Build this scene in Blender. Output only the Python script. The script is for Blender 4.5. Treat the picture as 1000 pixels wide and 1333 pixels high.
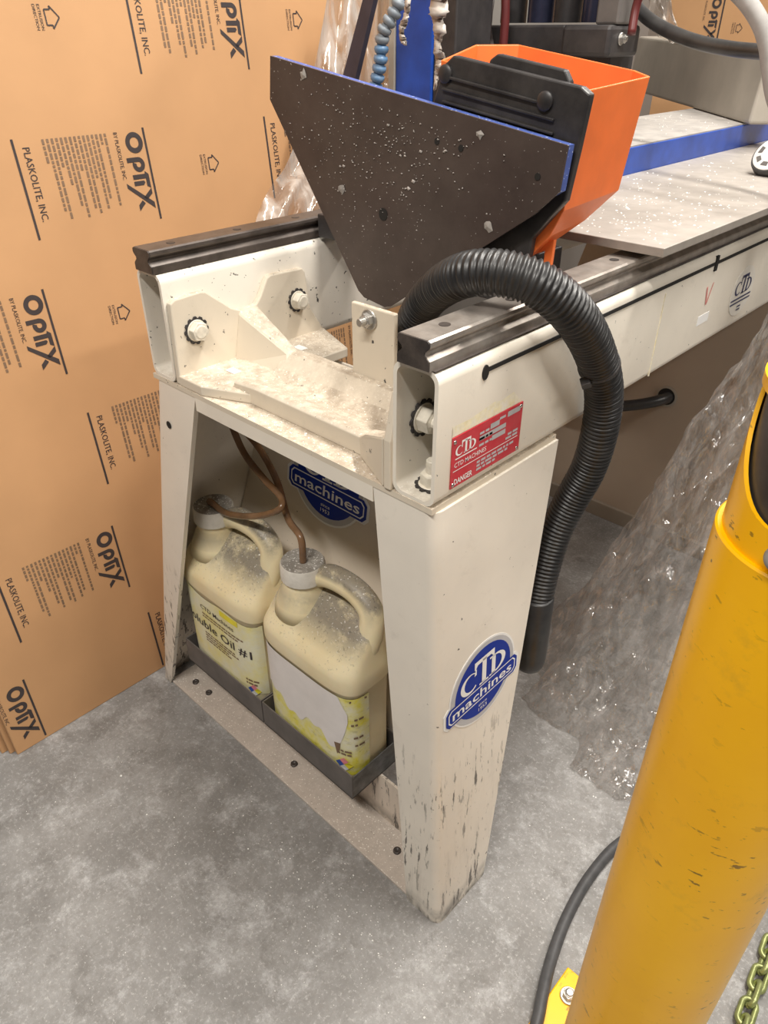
import bpy, bmesh, math, random
from mathutils import Vector, Matrix
random.seed(7)
S = bpy.context.scene
for o in list(bpy.data.objects): bpy.data.objects.remove(o)
COL = S.collection
R = math.radians

# ------------------------------------------------------------------ camera
CAM = Vector((0.394, -0.550, 1.300))
FPX, PITCH = 957.0, math.atan2(628, 957)
FW = Vector((math.cos(R(133.5)), math.cos(R(43.5)), 0)); RT = Vector((math.sin(R(133.5)), math.sin(R(43.5)), 0)); UP = Vector((0, 0, 1))
cam_d = bpy.data.cameras.new('camera'); cam = bpy.data.objects.new('camera', cam_d); COL.objects.link(cam)
cam_d.sensor_fit = 'HORIZONTAL'; cam_d.sensor_width = 36.0; cam_d.lens = FPX / 1000 * 36.0; cam_d.clip_start = 0.02
look = FW * math.cos(PITCH) - UP * math.sin(PITCH); upv = FW * math.sin(PITCH) + UP * math.cos(PITCH)
cam.matrix_world = Matrix(((RT.x, upv.x, -look.x, CAM.x), (RT.y, upv.y, -look.y, CAM.y), (RT.z, upv.z, -look.z, CAM.z), (0, 0, 0, 1)))
S.camera = cam

# ------------------------------------------------------------------ world, lamps, exposure
S.view_settings.view_transform = 'Standard'; S.view_settings.look = 'None'
S.view_settings.exposure = 0.06; S.view_settings.gamma = 1.0; S.view_settings.use_curve_mapping = False
w = bpy.data.worlds.new('shop_air'); S.world = w; w.use_nodes = True
w.node_tree.nodes['Background'].inputs[0].default_value = (1.0, 0.965, 0.92, 1); w.node_tree.nodes['Background'].inputs[1].default_value = 0.055
def ceiling_lamp(name, loc, tgt, power, sx, sy, col=(1, .95, .88)):
    d = bpy.data.lights.new(name, 'AREA'); d.shape = 'RECTANGLE'; d.size = sx; d.size_y = sy; d.energy = power; d.color = col
    o = bpy.data.objects.new(name, d); COL.objects.link(o); o.location = loc
    o.rotation_euler = (Vector(tgt) - Vector(loc)).to_track_quat('-Z', 'Y').to_euler()
ceiling_lamp('ceiling_light_front', (0.25, -1.45, 3.2), (0.0, -0.1, .3), 72, 1.5, .14)
ceiling_lamp('ceiling_light_overhead', (0.30, 0.72, 3.2), (0.25, .65, .3), 84, 1.3, .14)
ceiling_lamp('ceiling_light_far', (0.15, 2.5, 3.2), (0.10, 1.6, .3), 60, 1.5, .14)
ceiling_lamp('ceiling_light_aisle', (2.2, 0.2, 3.2), (0.6, 0.1, .3), 42, 1.5, .14)

# ------------------------------------------------------------------ unprojection helpers (photo pixel -> point on a plane of the place)
def ray(x, y):
    a = (x - 500) / FPX; b = -(y - 666.5) / FPX
    return look + RT * a + upv * b
def PX(x, y, X): r = ray(x, y); return CAM + r * ((X - CAM.x) / r.x)
def PY(x, y, Y): r = ray(x, y); return CAM + r * ((Y - CAM.y) / r.y)
def PZ(x, y, Z): r = ray(x, y); return CAM + r * ((Z - CAM.z) / r.z)

# ------------------------------------------------------------------ materials
def newmat(name):
    m = bpy.data.materials.new(name); m.use_nodes = True
    nt = m.node_tree; return m, nt, nt.nodes['Principled BSDF']
def N(nt, t, **kw):
    n = nt.nodes.new(t)
    for k, v in kw.items():
        if k.startswith('i_'): n.inputs[k[2:].replace('_', ' ')].default_value = v
        else: setattr(n, k, v)
    return n
def coords(nt, scale=(1, 1, 1)):
    g = N(nt, 'ShaderNodeNewGeometry'); mp = N(nt, 'ShaderNodeMapping'); mp.inputs['Scale'].default_value = scale
    nt.links.new(g.outputs['Position'], mp.inputs['Vector']); return mp.outputs['Vector']
def noise(nt, vec, scale, detail=4, rough=.55, dist=0):
    n = N(nt, 'ShaderNodeTexNoise'); n.inputs['Scale'].default_value = scale; n.inputs['Detail'].default_value = detail
    n.inputs['Roughness'].default_value = rough; n.inputs['Distortion'].default_value = dist
    nt.links.new(vec, n.inputs['Vector']); return n.outputs['Fac']
def ramp(nt, fac, a, b, ca=(0, 0, 0, 1), cb=(1, 1, 1, 1)):
    r = N(nt, 'ShaderNodeValToRGB'); e = r.color_ramp.elements
    e[0].position = a; e[0].color = ca; e[1].position = b; e[1].color = cb
    nt.links.new(fac, r.inputs['Fac']); return r.outputs['Color']
def mix(nt, fac, a, b, mode='MIX'):
    m = N(nt, 'ShaderNodeMixRGB', blend_type=mode)
    for s, v in ((m.inputs[0], fac), (m.inputs[1], a), (m.inputs[2], b)):
        if hasattr(v, 'is_linked') or hasattr(v, 'links'): nt.links.new(v, s)
        elif isinstance(v, (int, float)): s.default_value = v
        else: s.default_value = (*v[:3], 1)
    return m.outputs[0]
def mul(nt, a, b):
    m = N(nt, 'ShaderNodeMath', operation='MULTIPLY')
    for s, v in ((m.inputs[0], a), (m.inputs[1], b)):
        if isinstance(v, (int, float)): s.default_value = v
        else: nt.links.new(v, s)
    return m.outputs[0]
def bump(nt, bs, h, strength, dist=.002):
    b = N(nt, 'ShaderNodeBump'); b.inputs['Strength'].default_value = strength; b.inputs['Distance'].default_value = dist
    nt.links.new(h, b.inputs['Height']); nt.links.new(b.outputs['Normal'], bs.inputs['Normal'])
def zmask(nt, z0, z1):      # 1 below z0, 0 above z1 (wear and splashes near the floor)
    g = N(nt, 'ShaderNodeNewGeometry'); s = N(nt, 'ShaderNodeSeparateXYZ'); nt.links.new(g.outputs['Position'], s.inputs[0])
    m = N(nt, 'ShaderNodeMapRange'); m.inputs[1].default_value = z0; m.inputs[2].default_value = z1; m.inputs[3].default_value = 1; m.inputs[4].default_value = 0
    nt.links.new(s.outputs['Z'], m.inputs[0]); return m.outputs[0]
def upmask(nt, lo=.5, hi=.95):   # dust settles on faces that look up
    g = N(nt, 'ShaderNodeNewGeometry'); s = N(nt, 'ShaderNodeSeparateXYZ'); nt.links.new(g.outputs['Normal'], s.inputs[0])
    m = N(nt, 'ShaderNodeMapRange'); m.inputs[1].default_value = lo; m.inputs[2].default_value = hi
    nt.links.new(s.outputs['Z'], m.inputs[0]); return m.outputs[0]
M = {}
def simple(key, col, rough=.5, metal=0, var=.12, scale=30, bmp=0, spec=.5, dust=0, dustcol=(.45, .42, .38), specks=0, speckcol=(.85, .83, .78), coat=0):
    m, nt, bs = newmat(key); v = coords(nt)
    n = noise(nt, v, scale, 5)
    c = mix(nt, ramp(nt, n, .3, .7), tuple(x * (1 - var) for x in col), tuple(min(1, x * (1 + var)) for x in col))
    if dust: c = mix(nt, mul(nt, ramp(nt, noise(nt, v, scale * .6, 6, .7), .35, .65), dust), c, dustcol)
    if specks: c = mix(nt, ramp(nt, noise(nt, v, 260, 2, .5), .72 - specks, .74 - specks), c, speckcol)
    nt.links.new(c, bs.inputs['Base Color']); bs.inputs['Roughness'].default_value = rough; bs.inputs['Metallic'].default_value = metal
    bs.inputs['Specular IOR Level'].default_value = spec; bs.inputs['Coat Weight'].default_value = coat
    if bmp: bump(nt, bs, noise(nt, v, scale * 3, 6, .6), bmp)
    M[key] = m; return m
# cream machine paint: scuffs, splashed drips low down, grey dust on top faces
def cream(key, col, chips=.0, drips=0, dust=.6, dustcol=(.50, .44, .36), rough=.42):
    m, nt, bs = newmat(key); v = coords(nt)
    c = mix(nt, ramp(nt, noise(nt, v, 9, 5), .3, .7), tuple(x * .95 for x in col), tuple(min(1, x * 1.04) for x in col))
    sm = ramp(nt, noise(nt, v, 22, 8, .75, .4), .56, .75)
    c = mix(nt, mul(nt, sm, .22), c, (.36, .32, .27))
    ch = ramp(nt, noise(nt, v, 95, 5, .6), .70 - chips, .715 - chips)
    c = mix(nt, ch, c, (.06, .055, .05))
    if drips:
        st = noise(nt, coords(nt, (110, 110, 16)), 1.0, 4, .65)
        blot = noise(nt, v, 11, 3)
        k = mul(nt, mul(nt, ramp(nt, st, .57, .61), ramp(nt, blot, .38, .55)), zmask(nt, drips * .75, drips))
        c = mix(nt, mul(nt, k, .85), c, (.045, .035, .03))
        k2 = mul(nt, ramp(nt, noise(nt, coords(nt, (60, 60, 7)), 1, 6, .7), .5, .75), zmask(nt, 0, drips))
        c = mix(nt, mul(nt, k2, .35), c, (.25, .21, .18))
        edge = mul(nt, ramp(nt, noise(nt, v, 30, 5), .35, .6), zmask(nt, 0.004, .045))
        c = mix(nt, mul(nt, edge, .85), c, (.05, .042, .04))
    d = mul(nt, mul(nt, upmask(nt), ramp(nt, noise(nt, v, 60, 8, .75), .33, .6)), dust)
    c = mix(nt, d, c, dustcol)
    sp = mul(nt, ramp(nt, noise(nt, v, 330, 2, .5), .66, .68), upmask(nt))
    c = mix(nt, sp, c, (.88, .85, .78))
    nt.links.new(c, bs.inputs['Base Color']); bs.inputs['Roughness'].default_value = rough
    bump(nt, bs, noise(nt, v, 160, 4, .6), .10, .001)
    M[key] = m
cream('cream', (.82, .765, .665), 0, 0)
cream('cream_leg', (.82, .765, .675), 0, .43)
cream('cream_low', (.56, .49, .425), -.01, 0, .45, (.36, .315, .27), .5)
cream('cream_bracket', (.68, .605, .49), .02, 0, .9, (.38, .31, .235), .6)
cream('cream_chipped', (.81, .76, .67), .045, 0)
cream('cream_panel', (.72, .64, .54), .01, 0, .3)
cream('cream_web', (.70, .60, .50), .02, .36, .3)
simple('concrete', (.36, .355, .345), .75)
def concrete():
    m, nt, bs = newmat('concrete_floor'); v = coords(nt)
    a = ramp(nt, noise(nt, v, 3.2, 12, .72, .2), .34, .66)
    c = mix(nt, a, (.155, .148, .140), (.335, .33, .322))
    c = mix(nt, mul(nt, ramp(nt, noise(nt, v, 11, 12, .8, .3), .50, .66), .75), c, (.50, .50, .50))
    c = mix(nt, mul(nt, ramp(nt, noise(nt, v, 14, 10, .75), .53, .64), .65), c, (.14, .132, .122))
    c = mix(nt, mul(nt, ramp(nt, noise(nt, v, 75, 10, .82), .44, .60), .55), c, (.20, .19, .178))
    c = mix(nt, mul(nt, ramp(nt, noise(nt, v, 140, 8, .8), .54, .64), .45), c, (.66, .65, .63))
    c = mix(nt, ramp(nt, noise(nt, v, 230, 3, .5), .735, .745), c, (.85, .85, .83))
    nt.links.new(c, bs.inputs['Base Color'])
    r_ = ramp(nt, noise(nt, v, 10, 6), .3, .7, (.50, .50, .50, 1), (.8, .8, .8, 1)); nt.links.new(r_, bs.inputs['Roughness'])
    bump(nt, bs, noise(nt, v, 120, 8, .7), .35, .002); M['concrete_floor'] = m
concrete()
simple('kraft', (.52, .295, .145), .62, var=.05, scale=6, bmp=.03, spec=.3)
simple('kraft_edge', (.50, .29, .14), .7, var=.2, scale=60)
simple('ink', (.045, .035, .035), .6, var=.1)
simple('ink_soft', (.20, .125, .075), .7, var=.1)
simple('rail_steel', (.46, .42, .38), .34, .65, var=.25, scale=45, dust=.4, dustcol=(.30, .23, .18))
simple('rail_dark', (.030, .026, .025), .45, .2, var=.3, scale=40, dust=.5, dustcol=(.16, .13, .11))
simple('rail_left', (.085, .07, .062), .36, .45, var=.3, scale=40, dust=.5, dustcol=(.17, .14, .12))
simple('bright_steel', (.62, .61, .60), .26, 1.0, var=.15, scale=40)
simple('bolt_zinc', (.45, .44, .42), .42, .85, var=.2, scale=80, dust=.5, dustcol=(.5, .46, .4))
simple('bolt_paint', (.68, .63, .53), .5, 0, var=.15, scale=90)
simple('dark_hole', (.012, .011, .010), .8)
simple('board', (.048, .033, .029), .5, var=.2, scale=9, dust=.32, dustcol=(.15, .12, .10), specks=0.02, speckcol=(.5, .48, .45), spec=.4)
simple('blue_edge', (.06, .10, .33), .5, var=.15, scale=50, specks=.05, speckcol=(.55, .6, .75))
simple('blue_paint', (.012, .06, .34), .35, var=.2, scale=25)
simple('orange_plastic', (.84, .175, .035), .42, var=.08, scale=20, dust=.10, dustcol=(.35, .12, .06))
simple('black_plastic', (.022, .020, .021), .42, var=.25, scale=40, dust=.25, dustcol=(.12, .11, .10))
simple('hose_black', (.016, .016, .017), .38, var=.25, scale=30, dust=.22, dustcol=(.10, .095, .09))
simple('rubber', (.030, .030, .031), .55, var=.3, scale=50, dust=.3, dustcol=(.14, .13, .12))
simple('cord_grey', (.060, .060, .062), .5, var=.2, scale=60)
simple('alu', (.40, .365, .33), .5, .35, var=.12, scale=40, dust=.5, dustcol=(.36, .32, .275))
simple('alu_edge', (.62, .61, .60), .30, .9, var=.1, scale=60)
simple('dusty', (.30, .28, .26), .8, var=.2, scale=30, dust=.5, dustcol=(.42, .38, .34))
simple('chip_dull', (.42, .38, .35), .5, var=.3, scale=300)
simple('chip', (.86, .85, .82), .35, var=.1, scale=200)
simple('red_plate', (.55, .012, .028), .35, var=.08, scale=60, dust=.12, dustcol=(.5, .3, .3))
simple('plate_grey', (.55, .55, .56), .4, .4)
simple('white_print', (.86, .86, .85), .45, var=.03)
simple('sticker_clear', (.80, .77, .70), .35, var=.03)
simple('grey_print', (.50, .50, .52), .4, var=.05)
simple('logo_blue', (.004, .028, .30), .45, var=.06, spec=.2)
simple('logo_navy', (.016, .024, .10), .35, var=.06)
simple('yellow_residue', (.82, .74, .48), .6, var=.12, scale=120, dust=.75, dustcol=(.88, .86, .82))
simple('tray_grey', (.135, .122, .115), .5, .2, var=.2, scale=25, dust=.3, dustcol=(.22, .19, .17))
simple('tray_worn', (.22, .22, .22), .45, .5, var=.5, scale=35, dust=.5, dustcol=(.05, .05, .05))
simple('amber_tube', (.17, .08, .028), .25, var=.35, scale=30, dust=.25, dustcol=(.30, .24, .19))
simple('label_white', (.80, .76, .74), .6, var=.05, scale=25, dust=.15, dustcol=(.62, .58, .55))
simple('hazard_red', (.75, .25, .28), .5); simple('hazard_blue', (.06, .12, .45), .5); simple('hazard_yellow', (.80, .70, .05), .5)
simple('grey_cover', (.40, .365, .31), .5, var=.12, scale=8, dust=.35, dustcol=(.30, .26, .22))
simple('cable_black', (.025, .024, .024), .35, var=.2, scale=30, dust=.2, dustcol=(.14, .13, .12))
simple('hose_grey', (.30, .285, .27), .6, var=.15, scale=40)
simple('machine_dark', (.030, .028, .030), .5, .2, var=.3, scale=20, dust=.4, dustcol=(.09, .08, .075))
simple('column_steel', (.05, .055, .10), .3, .6, var=.3, scale=20)
simple('machine_grey', (.12, .11, .105), .55, .2, var=.2, scale=20, dust=.3, dustcol=(.2, .18, .16))
simple('red_pipe', (.10, .018, .018), .4)
simple('locline_blue', (.075, .19, .36), .4, var=.15, scale=60, dust=.35, dustcol=(.3, .32, .34))
simple('locline_grey', (.20, .23, .26), .5, var=.15, scale=60)
simple('strap_dark', (.035, .030, .045), .5, var=.2)
simple('rag_white', (.50, .45, .40), .8, var=.2, scale=40, bmp=.3)
simple('chain_green', (.30, .33, .13), .35, .5, var=.25, scale=60)
simple('wheel_white', (.78, .77, .74), .4, var=.06)
simple('wall_paint', (.20, .185, .17), .8, var=.06, scale=3)
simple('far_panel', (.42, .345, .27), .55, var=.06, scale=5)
simple('far_channel', (.30, .26, .21), .55, var=.1, scale=9)
simple('red_mark', (.75, .28, .25), .6); simple('bag_grey', (.17, .15, .145), .55, var=.1, scale=15)
def yellow_paint():
    m, nt, bs = newmat('post_yellow'); v = coords(nt)
    c = mix(nt, ramp(nt, noise(nt, v, 7, 5), .3, .7), (.92, .455, .0), (1.0, .53, .0))
    sc = ramp(nt, noise(nt, coords(nt, (70, 70, 150)), 1, 4, .6, .3), .64, .67)
    c = mix(nt, mul(nt, sc, mul(nt, ramp(nt, noise(nt, v, 6, 3), .4, .62), .85)), c, (.16, .085, .01))
    c = mix(nt, mul(nt, ramp(nt, noise(nt, v, 26, 6, .7), .58, .75), .25), c, (.35, .2, .03))
    nt.links.new(c, bs.inputs['Base Color']); bs.inputs['Roughness'].default_value = .34; bs.inputs['Coat Weight'].default_value = .06; bs.inputs['Specular IOR Level'].default_value = .35
    bump(nt, bs, noise(nt, v, 60, 4), .06, .001); M['post_yellow'] = m
yellow_paint()
def jug_plastic():
    m, nt, bs = newmat('jug_plastic'); v = coords(nt)
    c = mix(nt, ramp(nt, noise(nt, v, 12, 4), .3, .7), (.80, .67, .40), (.86, .76, .52))
    lv = N(nt, 'ShaderNodeMath', operation='SUBTRACT'); lv.inputs[0].default_value = 1; nt.links.new(zmask(nt, .425, .462), lv.inputs[1])
    d = mul(nt, mul(nt, mul(nt, upmask(nt, .25, .6), ramp(nt, noise(nt, v, 22, 10, .75), .28, .52)), lv.outputs[0]), .85)
    c = mix(nt, d, c, (.17, .15, .13))
    grit = mul(nt, ramp(nt, noise(nt, v, 190, 3, .6), .60, .66), upmask(nt, .35, .8))
    c = mix(nt, mul(nt, grit, .6), c, (.07, .06, .05))
    sp = mul(nt, ramp(nt, noise(nt, v, 240, 2, .5), .66, .68), upmask(nt, .5, .9))
    c = mix(nt, sp, c, (.82, .80, .76))
    nt.links.new(c, bs.inputs['Base Color']); bs.inputs['Roughness'].default_value = .45
    bs.inputs['Subsurface Weight'].default_value = .15; bs.inputs['Subsurface Radius'].default_value = (.02, .012, .006); bs.inputs['Subsurface Scale'].default_value = .5
    M['jug_plastic'] = m
jug_plastic()
def label_yellow(key, lo, streak):
    m, nt, bs = newmat(key); v = coords(nt)
    c = mix(nt, ramp(nt, noise(nt, v, 16, 6, .65), .38, .60), (.80, .77, .56), lo)
    c = mix(nt, mul(nt, ramp(nt, noise(nt, coords(nt, (40, 40, 90)), 1, 5, .7), .55, .72), streak), c, (.10, .10, .06))
    c = mix(nt, mul(nt, ramp(nt, noise(nt, v, 40, 5, .7), .45, .65), .4), c, (.74, .71, .60))
    nt.links.new(c, bs.inputs['Base Color']); bs.inputs['Roughness'].default_value = .5; M[key] = m
label_yellow('label_pale', (.80, .72, .30), .10); label_yellow('label_bright', (.78, .70, .06), .45)
def cap_mat():
    m, nt, bs = newmat('cap_white'); v = coords(nt)
    c = mix(nt, ramp(nt, noise(nt, v, 60, 5), .3, .7), (.62, .58, .51), (.76, .72, .65))
    c = mix(nt, mul(nt, mul(nt, upmask(nt, .4, .8), ramp(nt, noise(nt, v, 45, 8, .7), .25, .5)), .85), c, (.20, .18, .155))
    c = mix(nt, mul(nt, ramp(nt, noise(nt, v, 260, 2, .5), .62, .64), upmask(nt, .4, .8)), c, (.8, .78, .74))
    nt.links.new(c, bs.inputs['Base Color']); bs.inputs['Roughness'].default_value = .5; M['cap_white'] = m
cap_mat()
def film(key, tint, gl, white, fold, crinkle, bstr, dcol, crk=.28):
    m, nt, bs = newmat(key); nt.nodes.remove(bs); out = nt.nodes['Material Output']; v = coords(nt)
    tr = N(nt, 'ShaderNodeBsdfTransparent'); tr.inputs[0].default_value = (*tint, 1)
    g = N(nt, 'ShaderNodeBsdfGlossy'); g.inputs['Roughness'].default_value = .15; g.inputs[0].default_value = (1, 1, 1, 1)
    di = N(nt, 'ShaderNodeBsdfDiffuse'); di.inputs[0].default_value = (*dcol, 1)
    b = N(nt, 'ShaderNodeBump'); b.inputs['Strength'].default_value = bstr; b.inputs['Distance'].default_value = .02
    n1 = noise(nt, coords(nt, (fold, fold, fold * .28)), 1, 3, .5, .6); n2 = noise(nt, coords(nt, (1, 1, .5)), crinkle, 1.0, .5, .5)
    ad = N(nt, 'ShaderNodeMath', operation='MULTIPLY_ADD'); nt.links.new(n2, ad.inputs[0]); ad.inputs[1].default_value = crk; nt.links.new(n1, ad.inputs[2])
    nt.links.new(ad.outputs[0], b.inputs['Height']); nt.links.new(b.outputs[0], g.inputs['Normal'])
    lw = N(nt, 'ShaderNodeLayerWeight'); lw.inputs[0].default_value = .30
    fw = N(nt, 'ShaderNodeMath', operation='MULTIPLY_ADD'); nt.links.new(lw.outputs['Facing'], fw.inputs[0]); fw.inputs[1].default_value = white * .9
    nt.links.new(mul(nt, ramp(nt, n1, .40, .70), white), fw.inputs[2])
    m2 = N(nt, 'ShaderNodeMixShader'); nt.links.new(fw.outputs[0], m2.inputs[0]); nt.links.new(tr.outputs[0], m2.inputs[1]); nt.links.new(di.outputs[0], m2.inputs[2])
    m1 = N(nt, 'ShaderNodeMixShader'); m1.inputs[0].default_value = gl; nt.links.new(m2.outputs[0], m1.inputs[1]); nt.links.new(g.outputs[0], m1.inputs[2])
    nt.links.new(m1.outputs[0], out.inputs['Surface']); M[key] = m
film('film_clear', (.86, .845, .83), .17, .22, 42, 27, 1.0, (.80, .77, .75), 1.9)
film('film_dusty', (.84, .80, .76), .05, .80, 30, 50, .22, (.50, .445, .395), .2)

# ------------------------------------------------------------------ objects and mesh helpers
ORIG = {}
def root(name, label, cat, loc, group=None):
    o = bpy.data.objects.new(name, None); COL.objects.link(o); o.location = loc; o.empty_display_size = .05
    o['label'] = label; o['category'] = cat
    if group: o['group'] = group
    ORIG[o.name] = Vector(loc); return o
class MB:
    def __init__(s): s.v = []; s.f = []
    def add(s, vs, fs):
        b = len(s.v); s.v += [Vector(p) for p in vs]; s.f += [tuple(i + b for i in f) for f in fs]; return s
    def box(s, x0, x1, y0, y1, z0, z1):
        return s.add([(x0, y0, z0), (x1, y0, z0), (x1, y1, z0), (x0, y1, z0), (x0, y0, z1), (x1, y0, z1), (x1, y1, z1), (x0, y1, z1)],
                     [(0, 3, 2, 1), (4, 5, 6, 7), (0, 1, 5, 4), (1, 2, 6, 5), (2, 3, 7, 6), (3, 0, 4, 7)])
    def hexa(s, lo, hi):    # two quads (4 pts each) -> closed solid
        return s.add(list(lo) + list(hi), [(3, 2, 1, 0), (4, 5, 6, 7), (0, 1, 5, 4), (1, 2, 6, 5), (2, 3, 7, 6), (3, 0, 4, 7)])
    def prism(s, pts, d):   # polygon (3D points) extruded by vector d
        n = len(pts); d = Vector(d); a = [Vector(p) for p in pts]
        return s.add(a + [p + d for p in a], [tuple(range(n - 1, -1, -1)), tuple(range(n, 2 * n))] + [(i, (i + 1) % n, n + (i + 1) % n, n + i) for i in range(n)])
    def loft(s, rings, cap0=True, cap1=True, closed=True):
        n = len(rings[0]); vs = [p for r in rings for p in r]; fs = []
        for k in range(len(rings) - 1):
            for i in range(n if closed else n - 1):
                j = (i + 1) % n; fs.append((k * n + i, k * n + j, (k + 1) * n + j, (k + 1) * n + i))
        if cap0: fs.append(tuple(range(n - 1, -1, -1)))
        if cap1: fs.append(tuple((len(rings) - 1) * n + i for i in range(n)))
        return s.add(vs, fs)
    def cyl(s, p, ax, r, h, n=24, r1=None):
        ax = Vector(ax).normalized(); u = ax.orthogonal().normalized(); v = ax.cross(u); p = Vector(p); r1 = r if r1 is None else r1
        return s.loft([[p + (u * math.cos(2 * math.pi * i / n) + v * math.sin(2 * math.pi * i / n)) * rr + ax * hh for i in range(n)] for rr, hh in ((r, 0), (r1, h))])
    def lathe(s, p, ax, prof, n=28):
        ax = Vector(ax).normalized(); u = ax.orthogonal().normalized(); v = ax.cross(u); p = Vector(p)
        return s.loft([[p + (u * math.cos(2 * math.pi * i / n) + v * math.sin(2 * math.pi * i / n)) * r + ax * h for i in range(n)] for r, h in prof])
    def tube(s, pts, r, n=12, ribs=None):   # swept tube; r number or f(i)
        pts = [Vector(p) for p in pts]; rings = []; up = None
        for i, p in enumerate(pts):
            t = (pts[min(i + 1, len(pts) - 1)] - pts[max(i - 1, 0)]).normalized()
            if up is None: up = t.orthogonal().normalized()
            up = (up - t * up.dot(t)).normalized(); b = t.cross(up); rr = r(i) if callable(r) else r
            rings.append([p + (up * math.cos(2 * math.pi * k / n) + b * math.sin(2 * math.pi * k / n)) * rr for k in range(n)])
        return s.loft(rings)
    def build(s, name, mat, parent=None, smooth=False, bevel=0, label=None, cat=None, group=None, kind=None, seg=2, sharp=None):
        o0 = Vector((0, 0, 0)); q = parent
        while q is not None: o0 += ORIG[q.name]; q = q.parent
        me = bpy.data.meshes.new(name)
        loc = Vector((0, 0, 0))
        if parent is None:
            xs = [p.x for p in s.v]; ys = [p.y for p in s.v]; zs = [p.z for p in s.v]
            loc = Vector(((min(xs) + max(xs)) / 2, (min(ys) + max(ys)) / 2, min(zs)))
        me.from_pydata([p - o0 - loc for p in s.v], [], s.f); me.update()
        bm = bmesh.new(); bm.from_mesh(me); bmesh.ops.recalc_face_normals(bm, faces=bm.faces[:]); bm.to_mesh(me); bm.free()
        if smooth:
            for p in me.polygons: p.use_smooth = True
            if sharp is not None: me.set_sharp_from_angle(angle=R(sharp))
        me.materials.append(M[mat]) if isinstance(mat, str) else [me.materials.append(M[k]) for k in mat]
        o = bpy.data.objects.new(name, me); COL.objects.link(o); o.location = loc; o.parent = parent; ORIG[o.name] = loc
        if bevel:
            b = o.modifiers.new('bevel', 'BEVEL'); b.width = bevel; b.segments = seg; b.limit_method = 'ANGLE'; b.angle_limit = R(35)
        if label: o['label'] = label
        if cat: o['category'] = cat
        if group: o['group'] = group
        if kind: o['kind'] = kind
        return o
def spline(pts, n=12):   # Catmull-Rom through points
    P = [Vector(p) for p in pts]; P = [P[0] * 2 - P[1]] + P + [P[-1] * 2 - P[-2]]; out = []
    for i in range(1, len(P) - 2):
        a, b, c, d = P[i - 1:i + 3]
        for k in range(n):
            t = k / n; out.append(.5 * ((2 * b) + (c - a) * t + (2 * a - 5 * b + 4 * c - d) * t * t + (3 * b - a - 3 * c + d) * t ** 3))
    out.append(P[-2]); return out
def resample(pts, step):
    out = [pts[0]]; acc = 0
    for a, b in zip(pts, pts[1:]):
        L = (b - a).length; d = step - acc
        while d <= L: out.append(a.lerp(b, d / L)); d += step
        acc = (acc + L) % step if L else acc
    return out
# flat print: 2D shapes mapped to a plane (origin O, axes U, V, normal W)
class Plane:
    def __init__(s, O, U, V): s.O = Vector(O); s.U = Vector(U).normalized(); s.V = Vector(V).normalized(); s.W = s.U.cross(s.V).normalized()
    def __call__(s, u, v, h=0): return s.O + s.U * u + s.V * v + s.W * h
def poly2(mb, pl, pts, h):
    p = [pl(u, v, h) for u, v in pts]; mb.add(p, [tuple(range(len(p)))]); return mb
def slab2(mb, pl, pts, h0, h1):
    mb.prism([pl(u, v, h0) for u, v in pts], pl(0, 0, h1) - pl(0, 0, h0)); return mb
def ell(cx, cy, a, b, n=40): return [(cx + a * math.cos(2 * math.pi * i / n), cy + b * math.sin(2 * math.pi * i / n)) for i in range(n)]
def rect(x0, x1, y0, y1): return [(x0, y0), (x1, y0), (x1, y1), (x0, y1)]
TXT = {}
def text_mesh(body, bold=0):   # unit-height flat text: returns verts, faces, width
    k = (body, bold)
    if k not in TXT:
        c = bpy.data.curves.new('t', 'FONT'); c.body = body; c.size = 1; c.offset = bold; c.resolution_u = 2; c.fill_mode = 'BOTH'; c.extrude = 0
        o = bpy.data.objects.new('t', c); COL.objects.link(o); dg = bpy.context.evaluated_depsgraph_get(); dg.update()
        me = bpy.data.meshes.new_from_object(o.evaluated_get(dg)); vs = [tuple(v.co) for v in me.vertices]; fs = [tuple(p.vertices) for p in me.polygons]
        bpy.data.objects.remove(o); bpy.data.curves.remove(c); bpy.data.meshes.remove(me)
        x0 = min(v[0] for v in vs); x1 = max(v[0] for v in vs)
        TXT[k] = ([(v[0] - x0, v[1]) for v in vs], fs, x1 - x0)
    return TXT[k]
def text2(mb, fn, body, u, v, size, width=None, bold=0, shear=0):   # fn(u,v)->Vector ; left-baseline at u,v
    vs, fs, wd = text_mesh(body, bold); sx = (width / wd) if width else size
    mb.add([fn(u + a * sx + b * size * shear, v + b * size) for a, b in vs], fs); return mb
def hexbolt(parent, p, ax, r, h, mat='bolt_paint', washer=True, shank=0, name='bolt', teeth=False):
    ax = Vector(ax).normalized(); m = MB(); p = Vector(p)
    if washer: m.cyl(p, ax, r * (1.12 if teeth else 1.35), .003, 20)
    m.cyl(p + ax * .0025, ax, r, h, 6)
    m.cyl(p + ax * (h + .002), ax, r * .82, .0018, 12, r * .6)
    if shank: m.cyl(p + ax * h, ax, r * .55, shank, 14)
    if teeth:
        u = ax.orthogonal().normalized(); v = ax.cross(u); w2 = MB(); n = 36
        w2.loft([[p + ax * h_ + (u * math.cos(6.28319 * k / n) + v * math.sin(6.28319 * k / n)) * (r * (1.42 if k % 3 else 1.20)) for k in range(n)] for h_ in (.0, .0022)]); w2.build('lock_washer', 'machine_dark', parent)
    return m.build(name, mat, parent, bevel=.0008, seg=1)

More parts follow.
